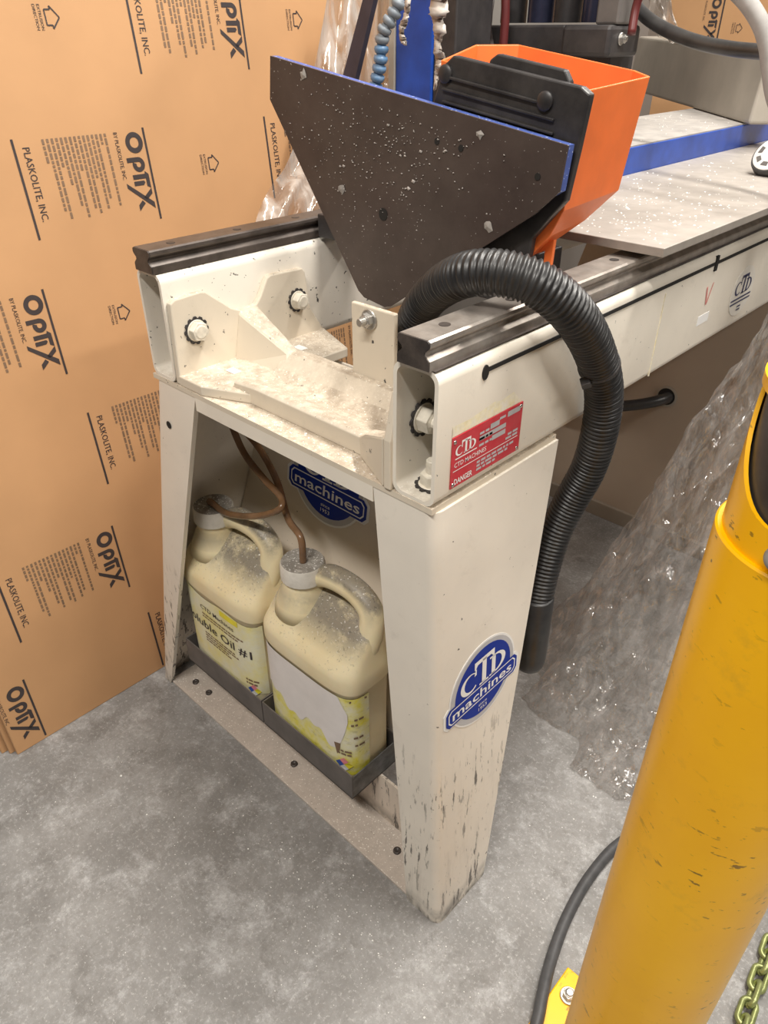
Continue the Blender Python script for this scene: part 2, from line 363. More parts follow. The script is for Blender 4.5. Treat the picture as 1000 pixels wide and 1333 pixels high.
# ================================================================== SETTING
fl = MB(); fl.box(-2.2, 2.6, -2.2, 3.6, -.06, 0); fl.build('floor', 'concrete_floor', kind='structure', label='grey mottled concrete shop floor')
wl = MB(); wl.box(-1.40, -1.30, -2.2, 3.6, 0, 3.0); wl.build('wall_left', 'wall_paint', kind='structure', label='dim wall behind the leaning wrapped sheets')
wb = MB(); wb.box(-2.2, 2.6, 3.6, 3.7, 0, 3.0); wb.build('wall_back', 'wall_paint', kind='structure', label='dim back wall of the shop')

# ================================================================== WRAPPED SHEETS (left)
K = .10; X0 = -.885
LEN = math.sqrt(1 + K * K)
def sheet(i, dy0, y1, h, lab, x_off):
    m = MB(); t = .011
    a = [Vector((X0 - x_off, dy0, 0)), Vector((X0 - x_off, y1, 0)), Vector((X0 - x_off - K * h, y1, h)), Vector((X0 - x_off - K * h, dy0, h))]
    m.prism(a, (-t, 0, -0.0))
    return m.build('acrylic_sheet', 'kraft', bevel=.0015, seg=1, label=lab, cat='sheet', group='kraft wrapped acrylic sheets leaning at left')
front_sheet = sheet(0, -.342, .98, 2.05, 'front kraft-paper wrapped acrylic sheet covered in black printed logos', 0)
sheet(1, -.352, .98, 2.05, 'second kraft wrapped sheet, its thin edge just behind the front printed sheet', .0135)
sheet(2, -.364, .985, 2.05, 'third kraft wrapped sheet from the front of the leaning stack', .027)
sheet(3, -.371, .98, 2.05, 'fourth kraft wrapped sheet from the front of the leaning stack', .0405)
sheet(4, -.385, .985, 2.05, 'fifth kraft wrapped sheet from the front of the leaning stack', .054)
sheet(5, -.40, .985, 2.05, 'rearmost kraft wrapped sheet of the leaning stack', .0675)
# print on the front sheet: reads downwards, so text runs along -V ; local u = down the sheet, v = towards +y
def sheet_plane(y, s):   # y along the sheet, s measured up its face
    return Plane((X0 - K * s / LEN, y, s / LEN), (K / LEN, 0, -1 / LEN), (0, 1, 0))
def ring2(mb, fn, cx, cy, r0, r1, n=28, a0=0, a1=2 * math.pi):
    for i in range(n):
        t0 = a0 + (a1 - a0) * i / n; t1 = a0 + (a1 - a0) * (i + 1) / n
        mb.add([fn(cx + r * math.cos(t), cy + r * math.sin(t)) for r, t in ((r0, t0), (r1, t0), (r1, t1), (r0, t1))], [(0, 1, 2, 3)])
def quad2(mb, fn, *pts): mb.add([fn(*p) for p in pts], [tuple(range(len(pts)))])
def optix(mb, fn, u, v, h):   # logo letters of cap height h, from u rightwards, baseline v
    f = lambda a, b: fn(u + a * h, v + b * h)
    ring2(mb, f, .55, .5, .27, .53)
    quad2(mb, f, (1.28, -.18), (1.52, -.18), (1.52, .50), (1.28, .50))
    ring2(mb, f, 1.66, .50, .14, .38, 24, -math.pi * .62, math.pi)
    quad2(mb, f, (2.16, -.02), (2.40, -.02), (2.40, .98), (2.20, .98), (2.02, .78), (2.16, .74))
    quad2(mb, f, (2.40, .98), (2.92, .98), (2.80, .76), (2.40, .76))
    quad2(mb, f, (2.50, -.02), (2.73, -.02), (2.73, .56), (2.60, .68), (2.50, .62))
    quad2(mb, f, (2.55, -.50), (2.80, -.50), (4.02, 1.0), (3.68, 1.0))
    quad2(mb, f, (2.92, .98), (3.22, .98), (3.52, .56), (3.37, .40))
    quad2(mb, f, (3.50, .26), (3.68, .42), (4.05, -.02), (3.74, -.02))
def word_bars(mb, fn, u, v, h, length, rnd):
    x = u
    while x < u + length - .004:
        wd = min(rnd.uniform(.004, .013), u + length - x)
        quad2(mb, fn, (x, v), (x + wd, v), (x + wd, v + h), (x, v + h)); x += wd + .0022
def print_block(parent, fn, rnd_seed, only_logo=False):
    rnd = random.Random(rnd_seed); H = .160
    b = MB(); b2 = MB(); b3 = MB()
    quad2(b3, fn, (0, 0), (H, 0), (H, .0042), (0, .0042))            # rule by the maker's name
    quad2(b, fn, (0, .247), (H, .247), (H, .2512), (0, .2512))      # rule above the logo
    text2(b3, fn, 'PLASKOLITE, INC.', .014, .0165, .0175, .118, .006)
    optix(b, fn, .005, .2090, .0335)
    text2(b, fn, 'BY PLASKOLITE, INC.', .004, .1875, .0105, .080, .003)
    L = [.13, .025, .118, .132, .075, .138, .128, .06, .142, .120, .085, .05, .14, .128, .04]
    for i, l in enumerate(L):
        word_bars(b2, fn, .004, .1685 - i * .0083, .0043, l * .93, rnd)
    b.build('printed_logo', 'ink', parent)
    if not only_logo: b3.build('maker_name', 'ink', parent); b2.build('fine_print', 'ink_soft', parent, kind='stuff')
def arrow_block(parent, fn):
    b = MB(); s = .034; t = .0022
    pts = [(0, .0), (s * .35, 0), (s * .35, -0.0)]
    out = [(.0, .012), (.004, .004), (.0095, .004), (.0095, .004)]
    # outline arrow pointing away from the caption: body + head
    P_ = [(.006, .0), (.006, .010), (.001, .010), (.017, .024), (.033, .010), (.028, .010), (.028, .0)]
    Q_ = P_ + [P_[0]]
    for (a, c), (d, e) in zip(Q_, Q_[1:]):
        L_ = math.hypot(d - a, e - c); nx, ny = -(e - c) / L_ * t / 2, (d - a) / L_ * t / 2
        quad2(b, fn, (a + nx, c + ny), (d + nx, e + ny), (d - nx, e - ny), (a - nx, c - ny))
    text2(b, fn, 'EXTRUSION', -.001, -.0105, .0068, .036, .004); text2(b, fn, 'DIRECTION', -.001, -.0185, .0068, .036, .004)
    b.build('direction_arrow', 'ink', parent)
rows = [(1.067, .011), (.827, -.257), (.583, .008), (.331, -.257), (.086, .015), (1.312, -.257), (1.555, .011)]
def on_sheet(y, s):
    pl = sheet_plane(y, s); return lambda u, v: pl(u, v, .0006)
seed = 1
for zc, y_ in rows:
    for n in (-1, 0, 1):
        y = y_ + n * .536
        s = zc * LEN
        if y > .72: continue
        if y < -.40:
            if zc < .2: print_block(front_sheet, on_sheet(y - .006, s + .082), seed, True)
            continue
        if y > -.33:
            if s - .08 > 0: print_block(front_sheet, on_sheet(y, s + .08), seed); seed += 1
            else: print_block(front_sheet, on_sheet(y, s + .08), seed); seed += 1
        ya = y + .247 + .135
        if -.32 < ya < .9: arrow_block(front_sheet, on_sheet(ya, s + .022))

# ================================================================== MACHINE STAND AND BED
mach = root('machine_stand', 'cream painted steel machine stand with two rail-topped beams and tapered legs', 'machine', (-.35, .7, 0))
T = .0045
# near end frame ---------------------------------------------------
ZT = .832
def leg_sheet(name, outer0, outer1, inner0, inner1, d0, d1, sgn, y0=0, mat='cream_leg', ydir=1):
    """folded leg: front flange + side; outer/inner x at z=0 and z=ZT; side depth d0 (floor) d1 (top); sgn +1 right leg, -1 left leg"""
    rings = []
    for k in range(9):
        f = k / 8; z = ZT * f; xo = outer0 + (outer1 - outer0) * f; xi = inner0 + (inner1 - inner0) * f; d = d0 + (d1 - d0) * f
        r = .016; arc = [(xo - sgn * r + sgn * r * math.sin(a), r - r * math.cos(a)) for a in [math.pi / 2 * q / 5 for q in range(6)]]
        pathp = [(xi, T + .004), (xi, 0)] + arc + [(xo, d), (xo - sgn * .018, d)]
        inner = [(xo - sgn * .018, d - T), (xo - sgn * T, d - T)] + [(a - sgn * T * .8, b + T * .8) for a, b in reversed(arc)] + [(xi + sgn * .001, T)]
        rings.append([Vector((a, y0 + ydir * b, z)) for a, b in pathp + inner])
    m = MB(); m.loft(rings); return m.build(name, mat, mach, smooth=True, sharp=30)
leg_sheet('leg', 0.0, -.048, -.072, -.146, .131, .262, 1)
leg_sheet('leg', -.862, -.636, -.826, -.524, .131, .262, -1)
# top plate of the frame, open behind
m = MB(); m.prism([(-.638, -.001, ZT), (-.0515, -.001, ZT), (-.0515, .260, ZT), (-.120, .260, ZT), (-.120, .150, ZT), (-.566, .150, ZT), (-.566, .260, ZT), (-.638, .260, ZT)], (0, 0, .008)); m.build('top_plate', 'cream_bracket', mach)
m = MB(); m.box(-.524, -.146, -.001, .004, ZT - .022, ZT); m.build('top_flange', 'cream', mach)
# bottom stretcher: floor flange, web, shelf
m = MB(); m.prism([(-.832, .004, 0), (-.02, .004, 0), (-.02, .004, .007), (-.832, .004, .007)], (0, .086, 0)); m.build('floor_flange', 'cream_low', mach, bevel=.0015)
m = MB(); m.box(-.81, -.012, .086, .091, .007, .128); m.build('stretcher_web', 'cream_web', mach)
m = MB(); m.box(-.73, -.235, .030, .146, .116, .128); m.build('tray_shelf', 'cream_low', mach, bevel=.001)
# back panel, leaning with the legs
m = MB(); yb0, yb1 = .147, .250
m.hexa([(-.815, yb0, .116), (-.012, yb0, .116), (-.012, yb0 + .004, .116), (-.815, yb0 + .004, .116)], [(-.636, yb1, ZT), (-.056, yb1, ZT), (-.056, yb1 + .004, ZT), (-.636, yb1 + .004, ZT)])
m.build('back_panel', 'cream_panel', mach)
for px_, py_ in ((383, 995), (255, 888), (272, 902), (517, 1108)):
    p = PZ(px_, py_, .0072); mm = MB(); mm.lathe(p, (0, 0, 1), [(.0075, 0), (.0075, .003), (.004, .004), (.0032, .0022)], 16); mm.build('flange_screw', 'rail_dark', mach, smooth=True)
p = PY(220, 553, -.0006); mm = MB(); mm.cyl(p, (0, -1, 0), .0065, .0008, 18); mm.build('leg_hole', 'dark_hole', mach)

# beams ------------------------------------------------------------
BZ0, BZ1, YB = .840, 1.006, 2.75
def beam(x0, x1, mat):
    m = MB(); r = .014; t = .0052
    def rr(a0, a1, z0, z1, r):
        pts = []
        for cx, cz, s0 in ((a1 - r, z1 - r, 0), (a0 + r, z1 - r, 90), (a0 + r, z0 + r, 180), (a1 - r, z0 + r, 270)):
            for q in range(6): an = R(s0 + 90 * q / 5); pts.append((cx + r * math.cos(an), cz + r * math.sin(an)))
        return pts
    o, i = rr(x0, x1, BZ0, BZ1, r), rr(x0 + t, x1 - t, BZ0 + t, BZ1 - t, r - t * .6)
    n = len(o); vs = []; fs = []
    for y in (0, YB):
        vs += [(a, y, b) for a, b in o] + [(a, y, b) for a, b in i]
    for k in range(n):
        j = (k + 1) % n
        fs += [(k, j, n + j, n + k), (2 * n + j, 2 * n + k, 3 * n + k, 3 * n + j), (j, k, 2 * n + k, 2 * n + j), (n + k, n + j, 3 * n + j, 3 * n + k)]
    m.add(vs, fs); return m.build('beam', mat, mach, smooth=True, sharp=40)
beam_r = beam(-.114, -.050, 'cream')
beam_l = beam(-.634, -.572, 'cream_chipped')
def rail(xc, hw, mat, endmat):
    prof = [(-hw, 0), (hw, 0), (hw, .009), (hw * .98, .011), (hw * .70, .0165), (hw * .70, .0195), (hw * .95, .0245), (hw, .027), (hw * .98, .031), (hw * .86, .033),
            (-hw * .86, .033), (-hw * .98, .031), (-hw, .027), (-hw * .95, .0245), (-hw * .70, .0195), (-hw * .70, .0165), (-hw * .98, .011), (-hw, .009)]
    m = MB(); m.loft([[Vector((xc + a, y, BZ1 + b)) for a, b in prof] for y in (-.004, YB)]); r_ = m.build('rail', mat, mach)
    e = MB(); e.loft([[Vector((xc + a * .97, y, BZ1 + .0005 + b * .97)) for a, b in prof] for y in (-.0055, -.0035)]); e.build('end_cap', endmat, r_)
    for k in range(14):
        p = Vector((xc, .045 + k * .12, BZ1 + .0331)); c = MB(); c.cyl(p, (0, 0, 1), .0065, .0006, 16); c.build('rail_plug', 'rail_dark', r_)
    return r_
rail(-.082, .0225, 'rail_steel', 'rail_dark'); rail(-.602, .0225, 'rail_left', 'rail_dark')
# rail bed strip, keyhole slot and seam on the outer face of the near beam
m = MB(); m.box(-.108, -.0555, .0, YB, BZ1 - .0008, BZ1 + .0006); m.build('rail_bed', 'rail_dark', beam_r)
m = MB(); m.box(-.0515, -.0488, .078, YB, .9835, .9885); m.build('slot', 'dark_hole', beam_r)
m = MB(); m.loft([[Vector((x_, .080 + a, .984 + b)) for a, b in ell(0, 0, .0058, .0088, 16)] for x_ in (-.0515, -.0486)]); m.build('keyhole', 'dark_hole', beam_r)
p = PX(933, 343, -.049); m = MB(); m.box(-.0515, -.0480, p.y - .004, p.y + .006, p.z - .012, p.z + .012); m.build('slot_clip', 'dark_hole', beam_r)
m = MB(); m.box(-.0512, -.0490, .52, .522, .845, .975); m.build('weld_seam', 'yellow_residue', beam_r)
# bolts inside the open end of the near beam
hexbolt(mach, (-.1085, .045, .922), (1, 0, 0), .0165, .016, 'bolt_paint', shank=.016, teeth=True)
hexbolt(mach, (-.082, .035, .8455), (0, 0, 1), .0150, .014, 'bolt_paint', shank=.02, teeth=True)

# cross member between the beams ------------------------------------
XL = -.5715
lug = [(.000, .841), (.004, .966), (.012, .971), (.058, .973), (.066, .971), (.110, .936), (.126, .929), (.158, .931), (.168, .942), (.184, .968), (.192, .971), (.258, .969), (.264, .962), (.272, .899), (.305, .846), (.30, .841)]
cross = MB(); cross.prism([(XL, a, b) for a, b in lug], (.011, 0, 0))
cm = cross.build('cross_member', 'cream_bracket', mach, bevel=.0022)
# feet: horizontal plates below each lug
m = MB(); m.prism([(XL + .008, .000, .840), (-.505, .000, .840), (-.428, .034, .840), (-.428, .118, .840), (XL + .008, .128, .840)], (0, 0, .016)); m.build('foot', 'cream_bracket', cm, bevel=.002)
m = MB(); m.prism([(XL + .008, .170, .840), (-.46, .170, .840), (-.46, .262, .840), (XL + .008, .302, .840)], (0, 0, .016)); m.build('foot', 'cream_bracket', cm, bevel=.002)
# trough: bent plate along x
prof = [(.034, .840), (.034, .866), (.0385, .870), (.052, .868), (.075, .858), (.098, .858), (.116, .866), (.134, .886), (.150, .888), (.160, .880), (.162, .840)]
def ring_at(x, dz=0, k=1): return [Vector((x, a, b + (dz if b > .845 else 0))) for a, b in prof]
m = MB(); m.loft([ring_at(-.468, -.004), ring_at(-.42), ring_at(-.118)]); m.build('trough', 'cream_bracket', cm, bevel=.0015)
# rising rib that joins trough and lugs
m = MB(); m.hexa([(XL + .008, .104, .842), (-.44, .112, .842), (-.44, .150, .842), (XL + .008, .172, .842)], [(XL + .008, .122, .928), (-.455, .132, .884), (-.455, .150, .886), (XL + .008, .160, .930)]); m.build('rib', 'cream_bracket', cm, bevel=.004)
# right end: plate on the near beam plus front gusset
m = MB(); m.prism([(-.1255, a, b) for a, b in [(-.004, .840), (-.004, .905), (.010, .962), (.150, .962), (.165, .89), (.165, .840)]], (.0115, 0, 0)); m.build('end_plate', 'cream_bracket', cm, bevel=.002)
m = MB(); m.prism([(-.198, .030, .840), (-.205, .034, .866), (-.180, .020, .884), (-.126, -.004, .908), (-.126, -.004, .840)], (0, .020, 0)); m.build('gusset', 'cream_bracket', cm, bevel=.003)
# slots in the feet
for y_ in (.068, .205):
    s_ = MB(); s_.box(-.527, -.505, y_ - .006, y_ + .008, .8562, .8572); s_.build('slot', 'chip', cm)
hexbolt(cm, (XL + .011, .041, .918), (1, 0, 0), .0150, .011, 'bolt_paint', teeth=True); hexbolt(cm, (XL + .011, .243, .919), (1, 0, 0), .0140, .014, 'bolt_paint', teeth=True)
# upright tab with bolt
m = MB(); m.box(-.327, -.246, .144, .152, .884, .989); m.build('tab', 'cream_bracket', cm, bevel=.002)
b_ = hexbolt(cm, (-.291, .144, .972), (0, -1, 0), .0105, .008, 'bolt_zinc', shank=.013)

# far end frame ------------------------------------------------------
YF = 1.35
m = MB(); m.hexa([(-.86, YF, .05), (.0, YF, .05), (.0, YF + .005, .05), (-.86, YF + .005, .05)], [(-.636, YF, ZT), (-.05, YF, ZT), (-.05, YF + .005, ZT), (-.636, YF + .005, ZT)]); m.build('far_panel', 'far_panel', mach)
m = MB(); m.box(-.86, .0, YF - .012, YF + .10, 0, .05); m.build('far_stretcher', 'far_channel', mach, bevel=.002)
leg_sheet('leg', 0.0, -.048, -.072, -.146, .131, .262, 1, YF + .28, 'cream', -1)
leg_sheet('leg', -.862, -.636, -.826, -.524, .131, .262, -1, YF + .28, 'cream', -1)
m = MB(); m.box(-.640, -.048, YF + .02, YF + .28, ZT, ZT + .008); m.build('top_plate', 'cream', mach)
hp = PY(868, 516, YF - .001); m = MB(); m.cyl(hp, (0, -1, 0), .030, .0015, 24); fh = m.build('cable_grommet', 'grey_cover', mach)
m = MB(); m.cyl(hp + Vector((0, -.0014, 0)), (0, -1, 0), .024, .001, 24); m.build('grommet_hole', 'dark_hole', fh)

# ---- stickers ------------------------------------------------------
def ctd_letters(mb, f, thick=1.0):
    """serif C T D in a box about 2.6 wide and 1 high, f(u,v) maps to space"""
    # C: crescent
    n = 26; o = []; i = []
    for k in range(n + 1):
        a = R(48 + (318 - 48) * k / n); o.append((.48 + .50 * math.cos(a), .42 + .44 * math.sin(a)))
        i.append((.55 + .36 * math.cos(a), .44 + .36 * math.sin(a)))
    for k in range(n): mb.add([f(*o[k]), f(*o[k + 1]), f(*i[k + 1]), f(*i[k])], [(0, 1, 2, 3)])
    q = lambda *p: mb.add([f(*a) for a in p], [tuple(range(len(p)))])
    q((.74, .60), (.86, .62), (.86, .88), (.80, .88))
    q((1.18, 0), (1.42, .0), (1.42, 1.12), (1.18, 1.12)); q((1.04, -.02), (1.56, -.02), (1.56, .06), (1.04, .06))
    q((.74, 1.02), (1.88, 1.02), (1.88, 1.20), (.74, 1.20)); q((.74, 1.02), (.74, .86), (.80, .86), (.92, 1.02)); q((1.88, 1.02), (1.88, .86), (1.82, .86), (1.70, 1.02))
    q((1.74, 0), (1.96, 0), (1.96, .84), (1.74, .84)); q((1.62, .80), (1.98, .80), (1.98, .88), (1.62, .88)); q((1.62, 0), (1.98, 0), (1.98, .07), (1.62, .07))
    o = []; i = []
    for k in range(19):
        a = R(-90 + 180 * k / 18); o.append((1.94 + .62 * math.cos(a), .44 + .44 * math.sin(a))); i.append((1.94 + .40 * math.cos(a), .44 + .36 * math.sin(a)))
    for k in range(18): mb.add([f(*o[k]), f(*o[k + 1]), f(*i[k + 1]), f(*i[k])], [(0, 1, 2, 3)])
def octo(cx, cy, a, b, c): return [(cx - a + c, cy - b), (cx + a - c, cy - b), (cx + a, cy - b + c), (cx + a, cy + b - c), (cx + a - c, cy + b), (cx - a + c, cy + b), (cx - a, cy + b - c), (cx - a, cy - b + c)]
def logo_sticker(pl, k, name='logo_sticker', label=None):
    """round blue badge with octagonal banner; k = scale (banner half width 1)"""
    h = .0004
    f = lambda s: [(u * k, v * k) for u, v in s]
    b = MB(); slab2(b, pl, f(ell(0, .24, .95, .90)), 0, h); slab2(b, pl, f(octo(0, 0, 1.09, .25, .10)), 0, h * 1.02); st = b.build(name, 'white_print', mach, label=label)
    b = MB(); poly2(b, pl, f(ell(0, .24, .91, .86)), h * 1.6); b.build('silver_ring', 'grey_print', st)
    b = MB(); poly2(b, pl, f(ell(.01, .25, .80, .76)), h * 2.2); b.build('blue_field', 'logo_blue', st)
    b = MB(); poly2(b, pl, f(octo(0, 0, 1.03, .215, .09)), h * 2.8); b.build('banner', 'logo_blue', st)
    b = MB()
    o, i = octo(0, 0, .97, .170, .075), octo(0, 0, .945, .148, .068)
    for q in range(8): b.add([pl(u * k, v * k, h * 3.4) for u, v in (o[q], o[(q + 1) % 8], i[(q + 1) % 8], i[q])], [(0, 1, 2, 3)])
    b.build('banner_line', 'white_print', st)
    b = MB(); fn = lambda u, v: pl(u * k, v * k, h * 3.6)
    text2(b, fn, 'machines', -.86, -.095, .29, 1.72, .012)
    text2(b, fn, 'since', -.12, -.315, .10, .24); text2(b, fn, '1953', -.12, -.43, .11, .24)
    ctd_letters(b, lambda u, v: fn(-.64 + u * .50, .215 + v * .50))
    b.build('lettering', 'white_print', st)
    return st
lean = Vector((-.048, 0, ZT)).normalized()
logo_sticker(Plane((-.048 * .482 / ZT + .0004, .106, .482), (0, 1, 0), lean), .083, label='round blue maker badge on the side of the near leg')
bl = Vector((0, yb1 - yb0, ZT - .116)).normalized()
zc = .587; logo_sticker(Plane((-.477, yb0 + (zc - .116) * (yb1 - yb0) / (ZT - .116) - .0006, zc), (1, 0, 0), bl), .1015, label='round blue maker badge on the back panel above the jugs')
# oval sticker on the far stretch of the near beam
pl = Plane((-.0497, .852, .908), (0, 1, 0), (0, 0, 1))
b = MB(); slab2(b, pl, ell(0, 0, .052, .044), 0, .0004); st = b.build('oval_sticker', 'sticker_clear', mach)
b = MB(); fn = lambda u, v: pl(u, v, .0008); ctd_letters(b, lambda u, v: fn(-.036 + u * .028, -.004 + v * .028))
for v_ in (-.010, -.017): quad2(b, fn, (-.045, v_), (.045, v_), (.045, v_ - .003), (-.045, v_ - .003))
for v_ in (-.026, -.032): quad2(b, fn, (-.008, v_), (.008, v_), (.008, v_ - .003), (-.008, v_ - .003))
b.build('lettering', 'logo_navy', st)
p = PX(915, 415, -.0496); b = MB(); b.box(-.0502, -.0494, p.y - .022, p.y + .022, p.z - .008, p.z + .008); b.build('white_tape', 'white_print', mach)
p = PX(922, 384, -.0492); b = MB(); b.add([p + Vector((0, -.012, .014)), p + Vector((0, -.008, .016)), p + Vector((0, .002, -.016)), p + Vector((0, -.003, -.016))], [(0, 1, 2, 3)])
b.add([p + Vector((0, -.001, -.016)), p + Vector((0, .003, -.014)), p + Vector((0, .014, .018)), p + Vector((0, .011, .018))], [(0, 1, 2, 3)]); b.build('chalk_mark', 'red_mark', mach)
# red name plate with rivets
pl = Plane((-.0497, .027, .856), (0, 1, 0), (0, 0, 1)); Wd, Ht = .136, .066
b = MB(); slab2(b, pl, rect(0, Wd, 0, Ht), 0, .0012); npl = b.build('name_plate', 'red_plate', mach, label='red machine name plate with white lettering')
b = MB(); fn = lambda u, v: pl(u, v, .0016)
ctd_letters(b, lambda u, v: fn(.006 + u * .0145, .0405 + v * .0145)); quad2(b, fn, (.006, .0365), (.046, .0365), (.046, .0380), (.006, .0380))
text2(b, fn, 'CTD MACHINES', .005, .0265, .0085, .060, .004); text2(b, fn, 'DANGER', .006, .0035, .0105, .034, .02)
quad2(b, fn, (.003, .0215), (.130, .0215), (.130, .0225), (.003, .0225))
b.build('lettering', 'white_print', npl); b = MB(); rnd = random.Random(3)
for v_, l0, l1 in ((.0150, .048, .122), (.0100, .048, .110), (.0050, .048, .085), (.052, .050, .068), (.0445, .050, .075), (.0365, .050, .075), (.058, .088, .104), (.030, .108, .130), (.025, .104, .130)):
    word_bars(b, fn, l0, v_, .0032, l1 - l0, rnd)
b.build('fine_print', 'grey_print', npl, kind='stuff')
for u0, u1, v0, v1 in ((.070, .088, .052, .059), (.050, .102, .044, .050), (.075, .102, .0355, .042), (.104, .130, .056, .063)): b = MB(); quad2(b, fn, (u0, v0), (u1, v0), (u1, v1), (u0, v1)); b.build('stamped_field', 'plate_grey', npl)
for u, v in ((.004, .060), (.131, .004), (.004, .0045), (.1315, .0615)):
    r_ = MB(); r_.lathe(pl(u, v, .001), pl.W, [(.0028, 0), (.0024, .0012), (.001, .0018)], 12); r_.build('rivet', 'bright_steel', npl, smooth=True)
b = MB(); b.add([pl(u, v, .0003) for u, v in ((0, .067), (Wd * .98, .067), (Wd * .84, .085), (.09, .082), (.075, .085), (.03, .079), (0, .080))], [(0, 1, 2, 3, 4, 5, 6)]); b.build('glue_residue', 'yellow_residue', mach)

# ================================================================== TRAYS, JUGS, OIL LINES
def tray(x0, x1, lab, worn):
    y0, y1, z0, z1, t = .014, .138, .129, .192, .0025
    rt = root('drip_tray', lab, 'tray', ((x0 + x1) / 2, (y0 + y1) / 2, z0), 'sheet metal trays on the stand shelf')
    m = MB(); m.box(x0, x1, y0, y1, z0, z0 + t); m.build('tray_floor', 'tray_grey', rt)
    m = MB(); m.box(x0, x1, y0, y0 + t, z0, z1); m.build('front_side', 'tray_grey', rt, bevel=.0006)
    m = MB(); m.box(x0, x1, y1 - t, y1, z0, z1); m.build('back_side', 'tray_grey', rt)
    m = MB(); m.box(x0, x0 + t, y0 + t, y1 - t, z0, z1); m.build('end_side', 'tray_grey', rt)
    m = MB(); m.box(x1 - t, x1, y0 + t, y1 - t, z0, z1 - (.006 if worn else 0)); m.build('end_side', 'tray_worn' if worn else 'tray_grey', rt, bevel=.0006)
tray(-.738, -.4765, 'dark grey sheet metal tray under the jug labelled Soluble Oil', False)
tray(-.4735, -.220, 'dark grey sheet metal tray nearer the logo leg with a worn right end', True)
JZ = .1325; JY = .078
def sup(a, b, n=3.6, N_=56):
    out = []
    for k in range(N_):
        t = 2 * math.pi * k / N_; c, s_ = math.cos(t), math.sin(t)
        out.append((a * math.copysign(abs(c) ** (2 / n), c), b * math.copysign(abs(s_) ** (2 / n), s_)))
    return out
def front_xy(a, b, s, n=4.4):   # walk along the front/side outline: s = signed arc from the middle of the front
    N_ = 200; prev = None; L = 0; tgt = abs(s); sg = 1 if s >= 0 else -1
    for k in range(N_ + 1):
        t = -math.pi / 2 + math.pi * .75 * k / N_; c, q = math.cos(t), math.sin(t)
        p = (a * math.copysign(abs(c) ** (2 / n), c) if k else 0.0, b * math.copysign(abs(q) ** (2 / n), q))
        if prev:
            d = math.hypot(p[0] - prev[0], p[1] - prev[1])
            if L + d >= tgt: f_ = (tgt - L) / d if d else 0; return (sg * (prev[0] + (p[0] - prev[0]) * f_), prev[1] + (p[1] - prev[1]) * f_)
            L += d
        prev = p
    return (sg * prev[0], prev[1])
JA, JB = .1195, .058
def jug(xc, lab):
    rt = root('oil_jug', lab, 'jug', (xc, JY, JZ), 'plastic oil jugs in the trays')
    secs = [(0, .90, .86, 0), (.004, .97, .95, 0), (.014, 1, 1, 0), (.12, .995, .99, 0), (.234, 1, 1, 0), (.2365, 1.025, 1.04, 0), (.240, 1.032, 1.05, 0), (.264, 1.034, 1.05, 0), (.273, 1.022, 1.03, 0), (.280, 1.005, .985, .001), (.296, .985, .87, .007),
            (.315, .965, .72, .015), (.332, .935, .56, .022), (.344, .88, .42, .028), (.351, .76, .28, .031), (.353, .4, .14, .031)]
    m = MB(); m.loft([[Vector((xc + x, JY + y + dy, JZ + z)) for x, y in sup(JA * sa, JB * sb, 4.4)] for z, sa, sb, dy in secs])
    body = m.build('body', 'jug_plastic', rt, smooth=True)
    nx, ny = xc - .058, JY + .010
    m = MB(); m.lathe((nx, ny, JZ + .300), (0, 0, 1), [(.056, 0), (.050, .025), (.042, .045), (.0355, .057), (.034, .068), (.034, .078)], 32); m.build('neck', 'jug_plastic', rt, smooth=True)
    m = MB(); n = 56; rings = []
    for z, r, rb in ((.370, .0385, 0), (.371, .0400, 1), (.399, .0395, 1), (.403, .0370, 0), (.4035, .030, 0), (.401, .024, 0)):
        rings.append([Vector((nx + (r - (.0012 if rb and k % 2 else 0)) * math.cos(2 * math.pi * k / n), ny + (r - (.0012 if rb and k % 2 else 0)) * math.sin(2 * math.pi * k / n), JZ + z)) for k in range(n)])
    m.loft(rings); m.build('cap', 'cap_white', rt, smooth=True, sharp=40)
    path = spline([(nx + .010, ny + .012, JZ + .362), (nx + .045, ny + .014, JZ + .386), (xc + .018, JY + .028, JZ + .390), (xc + .060, JY + .030, JZ + .384), (xc + .090, JY + .028, JZ + .362), (xc + .097, JY + .018, JZ + .325), (xc + .095, JY + .004, JZ + .285)], 8)
    m = MB(); m.tube(path, lambda i: .0215 if i > 9 else .0165 + .0005 * i, 18); m.build('handle', 'jug_plastic', rt, smooth=True)
    return rt, body
def patch(rt, name, mat, xc, s0, s1, z0f, z1f, off, ns=24, nz=6, lab=None):   # piece of label following the jug wall
    m = MB(); rows_ = []
    for j in range(nz + 1):
        row = []
        for i in range(ns + 1):
            s = s0 + (s1 - s0) * i / ns; za, zb = z0f(s), z1f(s); z = za + (zb - za) * j / nz
            x, y = front_xy(JA + off, JB + off, s); row.append(Vector((xc + x, JY + y, JZ + z)))
        rows_.append(row)
    m.loft(rows_, False, False, closed=False); return m.build(name, mat, rt, smooth=True, label=lab)
def jmap(xc, off):
    def fn(s, z): x, y = front_xy(JA + off, JB + off, s); return Vector((xc + x, JY + y, JZ + z))
    return fn
XA, XB = -.608, -.3475
j1, b1 = jug(XA, 'dusty cream oil jug with a Soluble Oil label, beside the far leg')
lb = patch(j1, 'label', 'label_pale', XA, -.128, .130, lambda s: .045 + .004 * math.sin(s * 70), lambda s: .228 + .003 * math.sin(s * 50), .0009)
b = MB(); fn = jmap(XA, .0018)
text2(b, fn, 'CTD Machines', -.048, .193, .0155, .108, .004); b.build('maker_name', 'ink', j1); b = MB()
text2(b, fn, 'Soluble Oil #1', -.112, .142, .029, .215, .010)
b.build('lettering', 'ink', j1)
b = MB(); rnd = random.Random(5)
